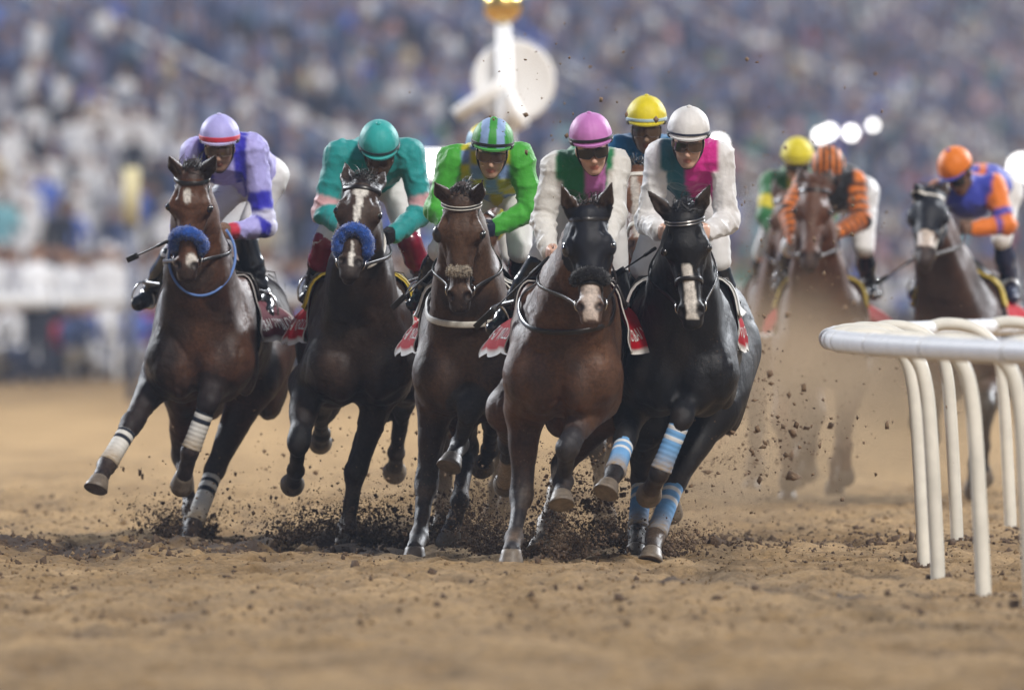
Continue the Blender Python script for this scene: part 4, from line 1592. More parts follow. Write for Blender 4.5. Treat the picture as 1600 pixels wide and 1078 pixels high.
JS[7] = dict(D=64.5, cap=(758, 224), shL=(712, 268), shR=(800, 268), elL=(695, 320), haL=(725, 365), elR=(812, 320), haR=(770, 365), hip=(770, 305), knL=(702, 400), anL=(700, 470), knR=(800, 400), anR=(802, 470),
             jacket=jk7, capcol=cap7, band=(.2, .3, .5), seed=15, vox=.018, bvox=.018, label='jockey in yellow and pale blue cap hidden behind the striped cap')
JS[8] = dict(D=72.5, cap=(1294, 256), shL=(1258, 292), shR=(1334, 286), elL=(1232, 330), haL=(1240, 372), elR=(1345, 345), haR=(1312, 362), hip=(1330, 312), knL=(1236, 385), anL=(1225, 440), knR=(1350, 388), anR=(1358, 450),
             face=(0, 35, 0), jacket=jk8, capcol=cap8, skin=(.25, .15, .1), seed=17, vox=.013, bvox=.013, label='jockey in orange and black striped cap on the dusty chestnut')
JS[9] = dict(D=75.8, cap=(1246, 242), shL=(1206, 286), shR=(1282, 286), elL=(1196, 338), haL=(1220, 372), elR=(1292, 338), haR=(1265, 372), hip=(1246, 315), knL=(1192, 395), anL=(1185, 450), knR=(1290, 395), anR=(1300, 450),
             jacket=jk9, capcol=solid((.62, .53, .02)), peakcol=(.5, .42, .02), band=(.4, .35, .02), seed=19, vox=.013, bvox=.013, label='jockey in yellow cap and green jacket beside the orange and black rider')
JS[10] = dict(D=72.0, cap=(1492, 258), shL=(1468, 302), shR=(1552, 292), elL=(1452, 340), haL=(1470, 376), elR=(1572, 352), haR=(1520, 357), hip=(1556, 305), knL=(1448, 400), anL=(1440, 450), knR=(1565, 375), anR=(1578, 455),
              face=(-25, 38, 8), jacket=jk10, capcol=solid((.70, .18, .01)), peakcol=(.04, .06, .4), band=None, skin=(.16, .09, .06), seed=21, vox=.013, bvox=.013, boot_top=((.01, .015, .05), .5),
              label='jockey in orange cap and blue jacket with orange sleeves, rightmost rider')

JK = {k: jockey(JS[k], HZ[k]) for k in sorted(JS)}

# tack -----------------------------------------------------------------------
SAD = {1: 'small racing saddle with dark maroon cloth on the leftmost bay horse', 2: 'racing saddle with yellow pad on the dark bay ridden in teal',
       3: 'racing saddle with white pad and red cloth on the brown horse', 4: 'racing saddle with red lettered cloth on the hooded front horse',
       5: 'racing saddle with white pad on the black horse', 6: 'racing saddle on the half hidden chestnut', 7: 'racing saddle on the bay hidden behind the brown horse',
       8: 'racing saddle with red and white cloth on the dusty chestnut', 9: 'racing saddle on the light bay in the dust', 10: 'racing saddle with red cloth on the rightmost horse'}
M_YEL = mat('yellow_pad', (.55, .40, .04), .6, .3, noise=(14, .12))
FL = {4: (.19, .24), 3: (.15, .05), 1: (.0, .16), 2: (.10, .06), 5: (.0, .0), 8: (.10, .20), 10: (0, .16)}
for k, H in HZ.items():
    big = k <= 5 or k == 10 or k == 8
    sd_ = saddle(H, SAD[k], cloth=(.10, .012, .02) if k == 1 else (.36, .004, .012), flare=FL.get(k, (0, 0)), text=(k in (1, 2, 3, 4, 5)),
                 pad={2: M_YEL, 3: M_WHITE_CLOTH, 5: M_WHITE_CLOTH, 8: M_YEL, 10: M_YEL}.get(k))
    for i, sg in enumerate((-1, 1)):
        stirrup(sd_, H, JK[k]['toes'][i], H['hf'](-.15, sg * .16, -.12))
    if k in (1, 2):
        bridle(H, noseA=None)
        p, n_ = head_loop(H, .345, -1.9, 1.9, 24, .10)
        v, f_ = wool_roll(p + n_ * .022, n_, .034, seed=k)
        obj('sheepskin_noseband', v, f_, M_BLUE_WOOL, H['root'])
    elif k == 3:
        bridle(H, brow=M_WHITE_STRAP, noseA=.40)
        p, n_ = head_loop(H, .40, -.75, .75, 14)
        v, f_ = wool_roll(p + n_ * .014, n_, .026, seed=k)
        obj('sheepskin_noseband', v, f_, M_GREY_WOOL, H['root'])
        eye_cup(H, -1, M_LEATHER, .035)
    elif k in (4, 10):
        hood(H, -.005, .37)
        bridle(H, noseA=.40 if k == 4 else None, leather=M_LEATHER if k == 4 else M_WHITE_STRAP)
        if k == 4:
            p, n_ = head_loop(H, .355, -1.6, 1.6, 24, .04)
            v, f_ = wool_roll(p + n_ * .016, n_, .032, seed=k)
            obj('sheepskin_noseband', v, f_, M_BLACK_WOOL, H['root'])
        for s in (-1, 1):
            eye_cup(H, s, M_CLEAR if s < 0 else M_HOOD, .028, .042)
    elif k == 5:
        bridle(H, brow=M_METAL, noseA=.355)
    elif k == 6:
        bridle(H, leather=M_WHITE_STRAP, noseA=.40)
    else:
        bridle(H, noseA=None)
    reins(H, JK[k]['hands'])
M_BLUE_STRAP = mat('blue_strap', (.10, .20, .50), .5, .4)
neck_strap(HZ[1], M_BLUE_STRAP, .013, dict(c=(318, 405), w=.17, h=.20))
neck_strap(HZ[2], M_WHITE_STRAP, .012, dict(c=(560, 380), w=.14, h=.14))
breast_strap(HZ[3], M_WHITE_STRAP, .032, z0=.0, drop=.26)
bs4 = breast_strap(HZ[4], M_LEATHER, .024, z0=.0, drop=.30)
for i in (0, 1, 2, 3):
    if i != 2:
        leg_wrap(HZ[1], i, .12, .95, (.66, .65, .62), (.02, .025, .04), st=((.10, .20), (.28, .38)))
for i in (0, 1, 2, 3):
    leg_wrap(HZ[5], i, .10, .95, (.16, .36, .66), (.70, .72, .74), st=((.12, .20), (.30, .38)))
# whips
h1 = JK[1]['hands'][0]
whip(P(262, 377, 61.0), P(198, 407, 61.2), 'black riding whip sticking out left of the leftmost horse')
whip(P(690, 410, 58.8), P(612, 482, 59.4), 'black riding whip pointing down between the teal rider and the brown horse')
whip(P(858, 402, 56.9), P(742, 512, 57.3), 'long black riding whip beside the boot of the pink capped jockey')
whip(P(1024, 388, 57.3), P(958, 432, 57.6), 'black riding whip sticking out left of the black horse')
whip(P(1432, 402, 71.6), P(1368, 444, 71.8), 'black riding whip left of the hooded dark bay behind the rail')

# ------------------------------------------------------------------ the track
def ground_height(x, d):
    p = np.stack([x * 1.0, d * 1.0, np.zeros_like(x)], 1)
    h = .020 * fbm(p * V(2.2, .9, 1), 3, 21) + .030 * fbm(p * V(6.5, 3.2, 1), 3, 22) + .016 * vnoise(p * V(17, 10, 1), 23) - .02 * np.clip(vnoise(p * V(8, 5, 1), 29) - .35, 0, 1)
    near = sst(100, 78, d)
    # the churned line the field has cut, left, and the furrow running to the lower right
    band = np.exp(-((d - (61.3 + .25 * x + .4 * vnoise(p * V(.8, .3, 1), 5))) / 1.25) ** 2) * sst(1.3, -.2, x)
    dim = np.clip(vnoise(p * V(3.4, 1.5, 1), 51) - .05, 0, 1)
    h -= .075 * dim
    h += .03 * np.clip(vnoise(p * V(5.2, 2.2, 1), 57) - .1, 0, 1)
    h += band * (.05 * np.abs(fbm(p * V(9, 4.5, 1), 3, 30)) + .030 * vnoise(p * V(14, 7, 1), 33)) - band * .012
    fur = 53.6 - 2.6 * (x - .9) + .5 * vnoise(p * V(1.5, .4, 1), 8)
    b2 = np.exp(-((d - fur) / .9) ** 2) * sst(.1, .6, x) * sst(3.0, 1.6, x)
    h += -.03 * b2 + .03 * b2 * fbm(p * V(9, 4, 1), 2, 35)
    rid = np.exp(-((d - fur + 1.7) / 1.3) ** 2) * sst(-1.2, .3, x) * sst(3.4, 2.0, x)
    h += rid * (.030 + .02 * fbm(p * V(6, 2.5, 1), 2, 36))
    wet_and_shade = np.clip(band * (.45 + 1.1 * fbm(p * V(3.2, 1.5, 1), 3, 41) + .5 * vnoise(p * V(11, 6, 1), 46)) * 2.4, 0, 1) + b2 * np.clip(.55 + .8 * fbm(p * V(4, 2, 1), 3, 43), 0, 1)
    wet_and_shade = np.clip(wet_and_shade, 0, 1) + .60 * dim * near + .25 * np.clip(vnoise(p * V(9, 4, 1), 53) - .2, 0, 1)  # damp soil, plus shade painted into the dimples and a random mottle
    return h * near, np.clip(wet_and_shade, 0, 1), np.clip(rid, 0, 1)

xs = np.concatenate([-np.geomspace(600, 3.7, 26), np.arange(-3.6, 3.61, .035), np.geomspace(3.7, 600, 26)])
ds = np.concatenate([np.linspace(-40, 36, 12), np.arange(37, 76, .064), np.arange(76, 100, .25), np.geomspace(101, 2500, 40)])
XX, DD = np.meshgrid(xs, ds)
h, wet_and_shade, rid = ground_height(XX.ravel(), DD.ravel())
h *= sst(3.75, 3.3, np.abs(XX.ravel())) * .85 + .15
nxg, ndg = len(xs), len(ds)
gi = np.arange(nxg * ndg).reshape(ndg, nxg)
gq = np.stack([gi[:-1, :-1].ravel(), gi[:-1, 1:].ravel(), gi[1:, 1:].ravel(), gi[1:, :-1].ravel()], 1)

def sand_material():
    m = bpy.data.materials.new('track_sand')
    m.use_nodes = True
    nt = m.node_tree
    b = nt.nodes['Principled BSDF']
    b.inputs['Roughness'].default_value = .95
    b.inputs['Specular IOR Level'].default_value = .12
    tc = nt.nodes.new('ShaderNodeTexCoord')
    mp = nt.nodes.new('ShaderNodeMapping')
    mp.inputs['Scale'].default_value = (1, .5, 1)
    nt.links.new(tc.outputs['Object'], mp.inputs['Vector'])
    def noise(scale, det, ro=.6):
        n = nt.nodes.new('ShaderNodeTexNoise')
        n.inputs['Scale'].default_value = scale
        n.inputs['Detail'].default_value = det
        n.inputs['Roughness'].default_value = ro
        nt.links.new(mp.outputs['Vector'], n.inputs['Vector'])
        return n
    n1, n2 = noise(1.1, 6), noise(26, 5, .7)
    r1 = nt.nodes.new('ShaderNodeValToRGB')
    r1.color_ramp.elements[0].position = .32
    r1.color_ramp.elements[0].color = (.245, .160, .077, 1)
    r1.color_ramp.elements[1].position = .70
    r1.color_ramp.elements[1].color = (.385, .258, .128, 1)
    nt.links.new(n1.outputs['Fac'], r1.inputs['Fac'])
    r2 = nt.nodes.new('ShaderNodeMapRange')
    r2.inputs['From Min'].default_value = .3
    r2.inputs['From Max'].default_value = .62
    r2.inputs['To Min'].default_value = .58
    r2.inputs['To Max'].default_value = 1.10
    nt.links.new(n2.outputs['Fac'], r2.inputs['Value'])
    sc = nt.nodes.new('ShaderNodeVectorMath')
    sc.operation = 'SCALE'
    nt.links.new(r1.outputs['Color'], sc.inputs[0])
    nt.links.new(r2.outputs['Result'], sc.inputs['Scale'])
    at = nt.nodes.new('ShaderNodeAttribute')
    at.attribute_name = 'Col'
    sep = nt.nodes.new('ShaderNodeSeparateColor')
    nt.links.new(at.outputs['Color'], sep.inputs['Color'])
    mx = nt.nodes.new('ShaderNodeMixRGB')
    mx.inputs['Color2'].default_value = (.062, .044, .034, 1)
    nt.links.new(sep.outputs['Red'], mx.inputs['Fac'])
    nt.links.new(sc.outputs['Vector'], mx.inputs['Color1'])
    nt.links.new(mx.outputs['Color'], b.inputs['Base Color'])
    bp = nt.nodes.new('ShaderNodeBump')
    bp.inputs['Strength'].default_value = .7
    bp.inputs['Distance'].default_value = .02
    n3 = noise(45, 4, .7)
    nt.links.new(n3.outputs['Fac'], bp.inputs['Height'])
    nt.links.new(bp.outputs['Normal'], b.inputs['Normal'])
    return m
M_SAND = sand_material()
ground = obj('ground', np.stack([XX.ravel(), DD.ravel(), h], 1), gq, M_SAND, None, np.stack([wet_and_shade, rid, wet_and_shade * 0], 1))
tag(ground, 'harrowed light brown sand racetrack with churned dark hoof marks', None, None, 'structure')

# loose clods lying on the track and dirt thrown up by the hooves -------------
M_CLOD = mat('damp_soil', (.105, .072, .050), .95, .1, noise=(60, .4))
M_DRYCLOD = mat('dry_soil', (.20, .135, .085), .95, .1, noise=(60, .4))
BV = np.array([(1, 0, 0), (-1, 0, 0), (0, 1, 0), (0, -1, 0), (0, 0, 1), (0, 0, -1)], float)
BF = np.array([(0, 2, 4), (2, 1, 4), (1, 3, 4), (3, 0, 4), (2, 0, 5), (1, 2, 5), (3, 1, 5), (0, 3, 5)])
def lumps(pos, size, seed, jag=.35):
    rg = np.random.default_rng(seed)
    n = len(pos)
    k = len(BV)
    Rq = np.linalg.qr(rg.normal(0, 1, (n, 3, 3)))[0]
    jit = 1 + rg.uniform(-jag, jag * 1.6, (n, k, 1))
    st = rg.uniform(.6, 1.5, (n, 1, 3))
    v = pos[:, None, :] + np.einsum('kj,nji->nki', BV, Rq) * jit * st * (size * 1.15)[:, None, None]
    f = (BF[None] + (np.arange(n) * k)[:, None, None]).reshape(-1, 3)
    return v.reshape(-1, 3), f

rg = np.random.default_rng(5)
n = 9000
cx = rg.uniform(-3.4, 3.4, n)
cd = rg.uniform(45, 76, n)
m = rg.uniform(0, 1, n) < .55
cd[m] = 61.3 + .25 * cx[m] + rg.normal(0, .9, m.sum())
kp = 0
for d_ in (49.9, 51.7, 54.5, 56.4, 58.4, 60.2, 62.2, 65.2):      # soil heaped round the rail posts
    cx[kp:kp + 70] = 2.035 + (d_ - 55.3) ** 2 / 120 + rg.normal(0, .06, 70)
    cd[kp:kp + 70] = d_ + rg.normal(0, .10, 70)
    m[kp:kp + 70] = False
    kp += 70
hh, _, _ = ground_height(cx, cd)
sz = rg.gamma(1.4, .0028, n) + .0025
sz[m] *= 1.15
v, f_ = lumps(np.stack([cx, cd, hh + sz * .4], 1), sz, 3)
o = obj('loose_clods', v, f_, M_CLOD, None, smooth=False)
tag(o, 'dark loose clods of soil scattered over the sand', 'soil', None, 'stuff')

n = 14000
cx = rg.uniform(-3.2, 3.2, n)
cd = 46 + 26 * rg.uniform(0, 1, n)
hh, _, _ = ground_height(cx, cd)
sz = rg.gamma(1.6, .0016, n) + .002
v, f_ = lumps(np.stack([cx, cd, hh + sz * .3], 1), sz, 33, .5)
o = obj('sand_crumbs', v, f_, mat('sand_crumb', (.24, .165, .092), .95, .1, noise=(40, .4)), None, smooth=False)
tag(o, 'fine crumbs of sand covering the track', 'sand', None, 'stuff')

def spray(px, py, D, sx, sy, n, seed, up=1.0, mean=.0021):
    """dirt thrown from a hoof: dense low, thinning upward"""
    rg = np.random.default_rng(seed)
    s = FPX / D
    c = P(px, py, D)
    z = np.abs(rg.normal(0, 1, n)) ** 1.15 * sy / s * up
    x = rg.normal(0, 1, n) * sx / s * (.55 + .75 * z / (sy / s + 1e-6))
    d = rg.normal(0, .16, n)
    pos = np.stack([c[0] + x, c[1] + d, c[2] + z], 1)
    size = rg.gamma(1.1, mean * 1.25, n) * np.exp(-.3 * z / (sy / s)) + .0011
    return pos, size
sp = []
for i, a_ in enumerate([(282, 842, 62.6, 26, 26, 3000), (262, 845, 62.5, 14, 18, 900), (310, 842, 62.6, 16, 14, 900), (470, 850, 61.2, 34, 26, 2600), (535, 852, 61.0, 32, 34, 3600), (585, 850, 61.0, 26, 38, 1800), (640, 858, 60.4, 26, 22, 1500),
                        (722, 850, 60.2, 30, 46, 2600), (765, 872, 58.6, 26, 40, 3200), (700, 846, 60.8, 26, 30, 1400), (848, 868, 57.9, 30, 24, 3400), (885, 872, 57.6, 26, 22, 2200), (868, 830, 57.8, 14, 40, 1500), (955, 852, 59.2, 28, 26, 2600), (1000, 866, 58.6, 26, 22, 1500),
                        (1045, 868, 58.5, 30, 24, 1600), (930, 800, 60, 40, 60, 1200)]):
    sp.append(spray(*a_, seed=100 + i))
pos = np.concatenate([q[0] for q in sp])
size = np.concatenate([q[1] for q in sp])
half = rg.uniform(0, 1, len(pos)) < .5
v, f_ = lumps(pos[half], size[half], 9, .4)
o = obj('hoof_spray', v, f_, M_CLOD, None, smooth=False)
tag(o, 'dark dirt spraying up where the hooves strike the sand', 'dirt', None, 'stuff')
v, f_ = lumps(pos[~half] + V(0, .25, .03), size[~half] * .8, 19, .4)
o = obj('sand_spray', v, f_, M_DRYCLOD, None, smooth=False)
tag(o, 'light brown sand spraying up among the hooves', 'dirt', None, 'stuff')
# clods in the air: behind and between the horses, and drifting to the right
pp, ss = [], []
rg = np.random.default_rng(77)
def cloud(px, py, sx, sy, n, d0, d1, mean):
    D = rg.uniform(d0, d1, n)
    X = px + rg.normal(0, sx, n)
    Y = py + rg.normal(0, sy, n)
    pp.append(np.stack([(X - 800) * D / FPX, D, HCAM - (Y - HY) * D / FPX], 1))
    ss.append(rg.gamma(1.0, mean * .62, n) + .0014)
for a_ in [(1150, 640, 60, 70, 420, 58, 66, .0042), (1130, 700, 90, 60, 900, 58, 66, .0018), (1120, 720, 70, 40, 220, 58, 63, .0045), (1240, 680, 60, 40, 90, 58, 66, .008), (900, 180, 90, 70, 60, 57, 66, .004), (850, 160, 60, 50, 40, 57, 63, .005), (560, 690, 70, 60, 260, 61, 66, .0045),
           (740, 760, 50, 60, 300, 59, 64, .004), (390, 700, 50, 70, 120, 62, 66, .004), (1280, 420, 70, 120, 240, 62, 71, .0035), (1180, 480, 40, 130, 160, 60, 68, .003), (950, 700, 40, 60, 300, 58.5, 64, .0045),
           (260, 780, 70, 50, 160, 61, 64, .0035), (1000, 120, 250, 60, 40, 57, 66, .003), (1380, 620, 60, 60, 40, 60, 68, .004)]:
    cloud(*a_)
v, f_ = lumps(np.concatenate(pp), np.concatenate(ss), 12, .45)
keep = v[:, 2] > .0
o = obj('flying_clods', v, f_, M_DRYCLOD, None, smooth=False)
tag(o, 'small brown clods flying through the air behind the horses', 'dirt', None, 'stuff')

# ------------------------------------------------------------------ the white running rail on the right
M_RAILT = mat('rail_plastic', (.74, .75, .78), .38, .45, noise=(6, .14), bump=(25, .15, .003))
M_POST = mat('post_plastic', (.74, .72, .65), .42, .45, noise=(5, .16))
rail = empty('running_rail', (2.04, 57, 0), 'white plastic running rail with gooseneck posts curving round the bend', 'rail')
RC, RR = V(2.035 + 60, 55.3, 0), 60.0
def rail_at(ang, rad):
    return V(RC[0] - math.cos(ang) * rad, RC[1] + math.sin(ang) * rad, 0)
angs = []
tp = [rail_at(t, RR + .468) + V(0, 0, 1.135) for t in np.linspace(-.42, 1.0, 180)]
v, f_ = tube(tp, .052, 20)
obj('rail_tube', v, f_, M_RAILT, rail)
for a_ in np.arange(-.40, .95, .0385):
    c0, c1 = rail_at(a_ - .0007, RR + .468), rail_at(a_ + .0007, RR + .468)
    v, f_ = tube([c0 + V(0, 0, 1.135), (c0 + c1) / 2 + V(0, 0, 1.135), c1 + V(0, 0, 1.135)], .0555, 20)
    obj('sleeve_joint', v, f_, M_RAILT, rail)
post_ang = [math.asin((d - 55.3) / 60) for d in (43.6, 45.6, 47.7, 49.9, 51.7, 54.5, 56.4, 58.4, 60.2, 62.2, 65.2, 67.6, 70, 72.4, 74.8, 77, 79, 81, 83, 85, 87)]
for a_ in post_ang:
    b0 = rail_at(a_, RR)
    out = nrm(b0 - RC)
    prof = [(0, -.3), (.0, .0), (.016, .35), (.036, .70), (.055, .90), (.09, 1.03), (.165, 1.115), (.26, 1.158), (.38, 1.168), (.463, 1.150)]
    pth = smooth_path([b0 + out * x + UP * z for x, z in prof], 44)
    rr_ = np.interp(np.linspace(0, 1, 44), [0, .6, .75, 1], [.035, .035, .036, .038])
    v, f_ = tube(pth, rr_, 14)
    obj('post', v, f_, M_POST, rail)

# ------------------------------------------------------------------ grandstand, outer rail, crowd
A0 = V(-6.48, 144, 0)
du = nrm(V(17.2, 94, 0))
dn = V(-du[1], du[0], 0)                       # away from the track
sp_ = lambda uu, vv, z=0.0: A0 + du * uu + dn * vv + UP * z
M_CONC = mat('stand_concrete', (.16, .20, .34), .85, .3, noise=(.6, .25))  # concrete tinted blue, distant haze put into its colour
M_CONC2 = mat('stand_wall', (.10, .11, .15), .85, .3, noise=(.4, .3))
M_WHITE = mat('white_paint', (.72, .72, .72), .5, .4)
stand = empty('grandstand', sp_(60, 12), 'blurred terraced grandstand packed with spectators across the whole background', 'grandstand')
NT, TW, TH, V0 = 36, .86, .43, 7.0
for i in range(NT):
    z1 = .9 + TH * i
    v0 = V0 + TW * i
    c = [sp_(-60, v0), sp_(520, v0), sp_(520, v0 + TW + .02), sp_(-60, v0 + TW + .02)]
    vv_ = np.array([q + UP * z for z in (-.02 if i == 0 else z1 - TH - .05, z1) for q in c])
    f_ = [(3, 2, 1, 0), (4, 5, 6, 7), (0, 1, 5, 4), (1, 2, 6, 5), (2, 3, 7, 6), (3, 0, 4, 7)]
    obj('terrace_step', vv_, f_, M_CONC, stand, smooth=False)
ve = V0 + TW * NT
c = [sp_(-60, ve), sp_(520, ve), sp_(520, ve + .5), sp_(-60, ve + .5)]
vv_ = np.array([q + UP * z for z in (0, 34) for q in c])
obj('back_wall', vv_, [(3, 2, 1, 0), (4, 5, 6, 7), (0, 1, 5, 4), (1, 2, 6, 5), (2, 3, 7, 6), (3, 0, 4, 7)], M_CONC2, stand, smooth=False)
for uu in np.arange(30, 420, 51.0):            # stair handrails running up the terraces
    pth = [sp_(uu, V0 + TW * i, .9 + TH * i + .9) for i in (0, 12, 24, 35)]
    v, f_ = tube(pth, .07, 6)
    obj('handrail', v, f_, M_WHITE, stand)
    v, f_ = tube([q - UP * .35 for q in pth], .05, 6)
    obj('handrail', v, f_, M_WHITE, stand)

outer = empty('outer_rail', sp_(40, 0), 'blurred white outer rail in front of the crowd at the far side of the track', 'rail')
v, f_ = tube([sp_(u_, 0, 1.08) for u_ in np.linspace(-30, 300, 20)], .095, 10)
obj('rail_tube', v, f_, M_WHITE, outer)
for u_ in np.arange(-20, 300, 14.0):
    b0 = sp_(u_, .25)
    v, f_ = tube(smooth_path([b0 - UP * .1, b0 + UP * .7, b0 + UP * .98 - dn * .08, b0 + UP * 1.08 - dn * .24], 10), .035, 6)
    obj('post', v, f_, M_WHITE, outer)

# spectators
def figure(kind):
    a, b, c = V(0, 0, 0), None, None
    pr = [ell(V(0, 0, 1.63), np.eye(3), (.085, .10, .12), .03), cone(V(0, 0, 1.42), V(0, 0, 1.56), .06, .055, .04),
          cone(V(-.17, 0, 1.38), V(.17, 0, 1.38), .075, .075, .06), cone(V(0, 0, 1.30), V(0, 0, .98), .17, .15, .06, (V(0, 1, 0), 1.5))]
    if kind == 'robe':
        pr += [cone(V(0, 0, 1.0), V(0, 0, .06), .17, .24, .06, (V(0, 1, 0), 1.3)), cone(V(-.21, 0, 1.36), V(-.25, -.05, .95), .062, .055, .04), cone(V(.21, 0, 1.36), V(.25, -.05, .95), .062, .055, .04),
               ell(V(0, .02, 1.60), np.eye(3), (.12, .13, .16), .03), cone(V(-.25, -.05, .95), V(-.20, -.14, .78), .045, .04, .03), cone(V(.25, -.05, .95), V(.20, -.14, .78), .045, .04, .03)]
    elif kind == 'cheer':
        pr += [cone(V(-.10, 0, .95), V(-.11, 0, .06), .10, .06, .05), cone(V(.10, 0, .95), V(.11, 0, .06), .10, .06, .05), cone(V(-.21, 0, 1.38), V(-.34, -.12, 1.52), .055, .045, .04),
               cone(V(-.34, -.12, 1.52), V(-.26, -.2, 1.78), .045, .04, .03), cone(V(.21, 0, 1.38), V(.26, -.1, 1.10), .055, .045, .04), cone(V(.26, -.1, 1.10), V(.15, -.28, 1.25), .045, .04, .03)]
    elif kind == 'crouch':
        pr = [ell(V(0, -.12, .98), np.eye(3), (.085, .10, .12), .03), cone(V(0, -.05, .80), V(0, -.1, .90), .06, .055, .04), cone(V(-.17, 0, .74), V(.17, 0, .74), .075, .075, .06), cone(V(0, 0, .72), V(0, .12, .34), .17, .16, .06, (V(0, 1, 0), 1.4)),
              cone(V(-.1, .12, .30), V(-.16, -.28, .42), .095, .07, .05), cone(V(-.16, -.28, .42), V(-.14, -.16, .05), .065, .05, .04), cone(V(.1, .12, .30), V(.16, -.28, .22), .095, .07, .05), cone(V(.16, -.28, .22), V(.15, .1, .06), .065, .05, .04),
              cone(V(-.2, 0, .72), V(-.22, -.2, .55), .055, .045, .04), cone(V(-.22, -.2, .55), V(-.05, -.32, .80), .045, .04, .03), cone(V(.2, 0, .72), V(.22, -.2, .55), .055, .045, .04), cone(V(.22, -.2, .55), V(.05, -.32, .80), .045, .04, .03)]
    else:
        pr += [cone(V(-.10, 0, .95), V(-.11, 0, .06), .10, .06, .05), cone(V(.10, 0, .95), V(.11, 0, .06), .10, .06, .05), cone(V(-.21, 0, 1.38), V(-.27, -.02, 1.10), .055, .045, .04),
               cone(V(-.27, -.02, 1.10), V(-.20, -.16, .92), .045, .04, .03), cone(V(.21, 0, 1.38), V(.27, -.02, 1.10), .055, .045, .04), cone(V(.27, -.02, 1.10), V(.20, -.16, .92), .045, .04, .03)]
    return bake(pr, .038)

FIG = {}
HEADC = [(.30, .17, .11), (.20, .11, .07), (.05, .035, .03)]
for kd in ('robe', 'plain', 'cheer', 'crouch'):
    v, Q = figure(kd)
    FIG[kd] = (v, Q)
M_FIG = mat('spectator', attr=True, rough=.8, spec=.2)
def fig_colors(v, kd, top, leg, head):
    c = np.tile(np.array(top, float), (len(v), 1))
    z = v[:, 2]
    if kd == 'crouch':
        c[(z < .45)] = leg
        c[z > .88] = head
        c[z > 1.02] = (.02, .015, .012)
    else:
        if kd != 'robe':
            c[z < .98] = leg
        c[z > 1.50] = head
        c[z > 1.68] = (.02, .015, .012) if kd != 'robe' else top
    return c
CN = {(.62, .63, .66): 'white', (.05, .07, .16): 'navy', (.02, .02, .03): 'black', (.30, .30, .34): 'grey', (.34, .02, .04): 'red', (.09, .15, .50): 'blue', (.18, .40, .46): 'pale turquoise', (.50, .30, .32): 'pink', (.45, .38, .26): 'beige', (.10, .22, .16): 'green', (.66, .66, .68): 'white', (.03, .03, .04): 'black'}
PAL = [((.62, .63, .66), .34), ((.05, .07, .16), .18), ((.02, .02, .03), .10), ((.30, .30, .34), .10), ((.34, .02, .04), .04), ((.09, .15, .50), .07), ((.18, .40, .46), .02), ((.50, .30, .32), .05), ((.45, .38, .26), .05), ((.10, .22, .16), .05)]
prg = np.random.default_rng(23)
def pick():
    t = prg.uniform()
    for c, w in PAL:
        t -= w
        if t <= 0: return c
    return PAL[0][0]
LEGS = [(.02, .02, .03), (.04, .05, .10), (.5, .5, .52), (.2, .17, .13)]
variants = []
for kd, nv in (('robe', 4), ('plain', 12), ('cheer', 5), ('crouch', 6)):
    v, Q = FIG[kd]
    for q in range(nv):
        top = [(.62, .63, .66), (.09, .15, .50), (.62, .63, .66), (.05, .07, .16), (.34, .02, .04), (.62, .63, .66)][q] if kd == 'crouch' else (.66, .66, .68) if (kd == 'robe' and q < 3) else ((.03, .03, .04) if kd == 'robe' else pick())
        me = make_mesh('spectator_body', v, Q, M_FIG, fig_colors(v, kd, top, LEGS[prg.integers(0, 4)], HEADC[prg.integers(0, 2)] if kd != 'robe' else (HEADC[0])))
        variants.append((kd, (me, CN[top])))
VK = {kd: [m for k2, m in variants if k2 == kd] for kd in ('robe', 'plain', 'cheer', 'crouch')}
spots = []
def in_view(p):
    px = 800 + FPX * p[0] / p[1]
    py = HY - FPX * (p[2] - HCAM) / p[1]
    return -40 < px < 1640 and -40 < py < 1100
for u_ in np.arange(-14, 130, .62):                       # kneeling by the rail
    if prg.uniform() < .75:
        spots.append((sp_(u_ + prg.uniform(-.2, .2), .7 + prg.uniform(0, .5)), 'crouch'))
for vv in (1.6, 2.4, 3.2, 4.2, 5.2):
    for u_ in np.arange(-30, 220, .95):
        if prg.uniform() < .62:
            spots.append((sp_(u_ + prg.uniform(-.3, .3), vv + prg.uniform(-.2, .2)), 'stand'))
front = len(spots)
for i in range(0, 33):
    for u_ in np.arange(-30, 420, 1.35):
        if prg.uniform() < .66 and (u_ % 17.0 - 13.0) % 17 > 1.4:
            spots.append((sp_(u_ + prg.uniform(-.35, .35), V0 + TW * i + .35, .9 + TH * i), 'tier'))
spots.append((P(58, HY, 146.5) * V(1, 1, 0), 'red'))
spots = [s_ for s_ in spots if in_view(s_[0] + UP * 1.6)]
spots.sort(key=lambda s_: s_[0][1])
def kindof(t):
    if t == 'crouch': return 'crouch'
    return ('robe', 'plain', 'cheer')[int(prg.choice(3, p=(.28, .55, .17)))]
LAB = {'crouch': 'blurred photographer in %s crouching low by the outer rail', 'robe': 'blurred spectator in a long %s robe in the crowd behind the outer rail',
       'plain': 'blurred spectator in a %s top standing behind the outer rail', 'cheer': 'blurred spectator in a %s top with one arm raised behind the outer rail'}
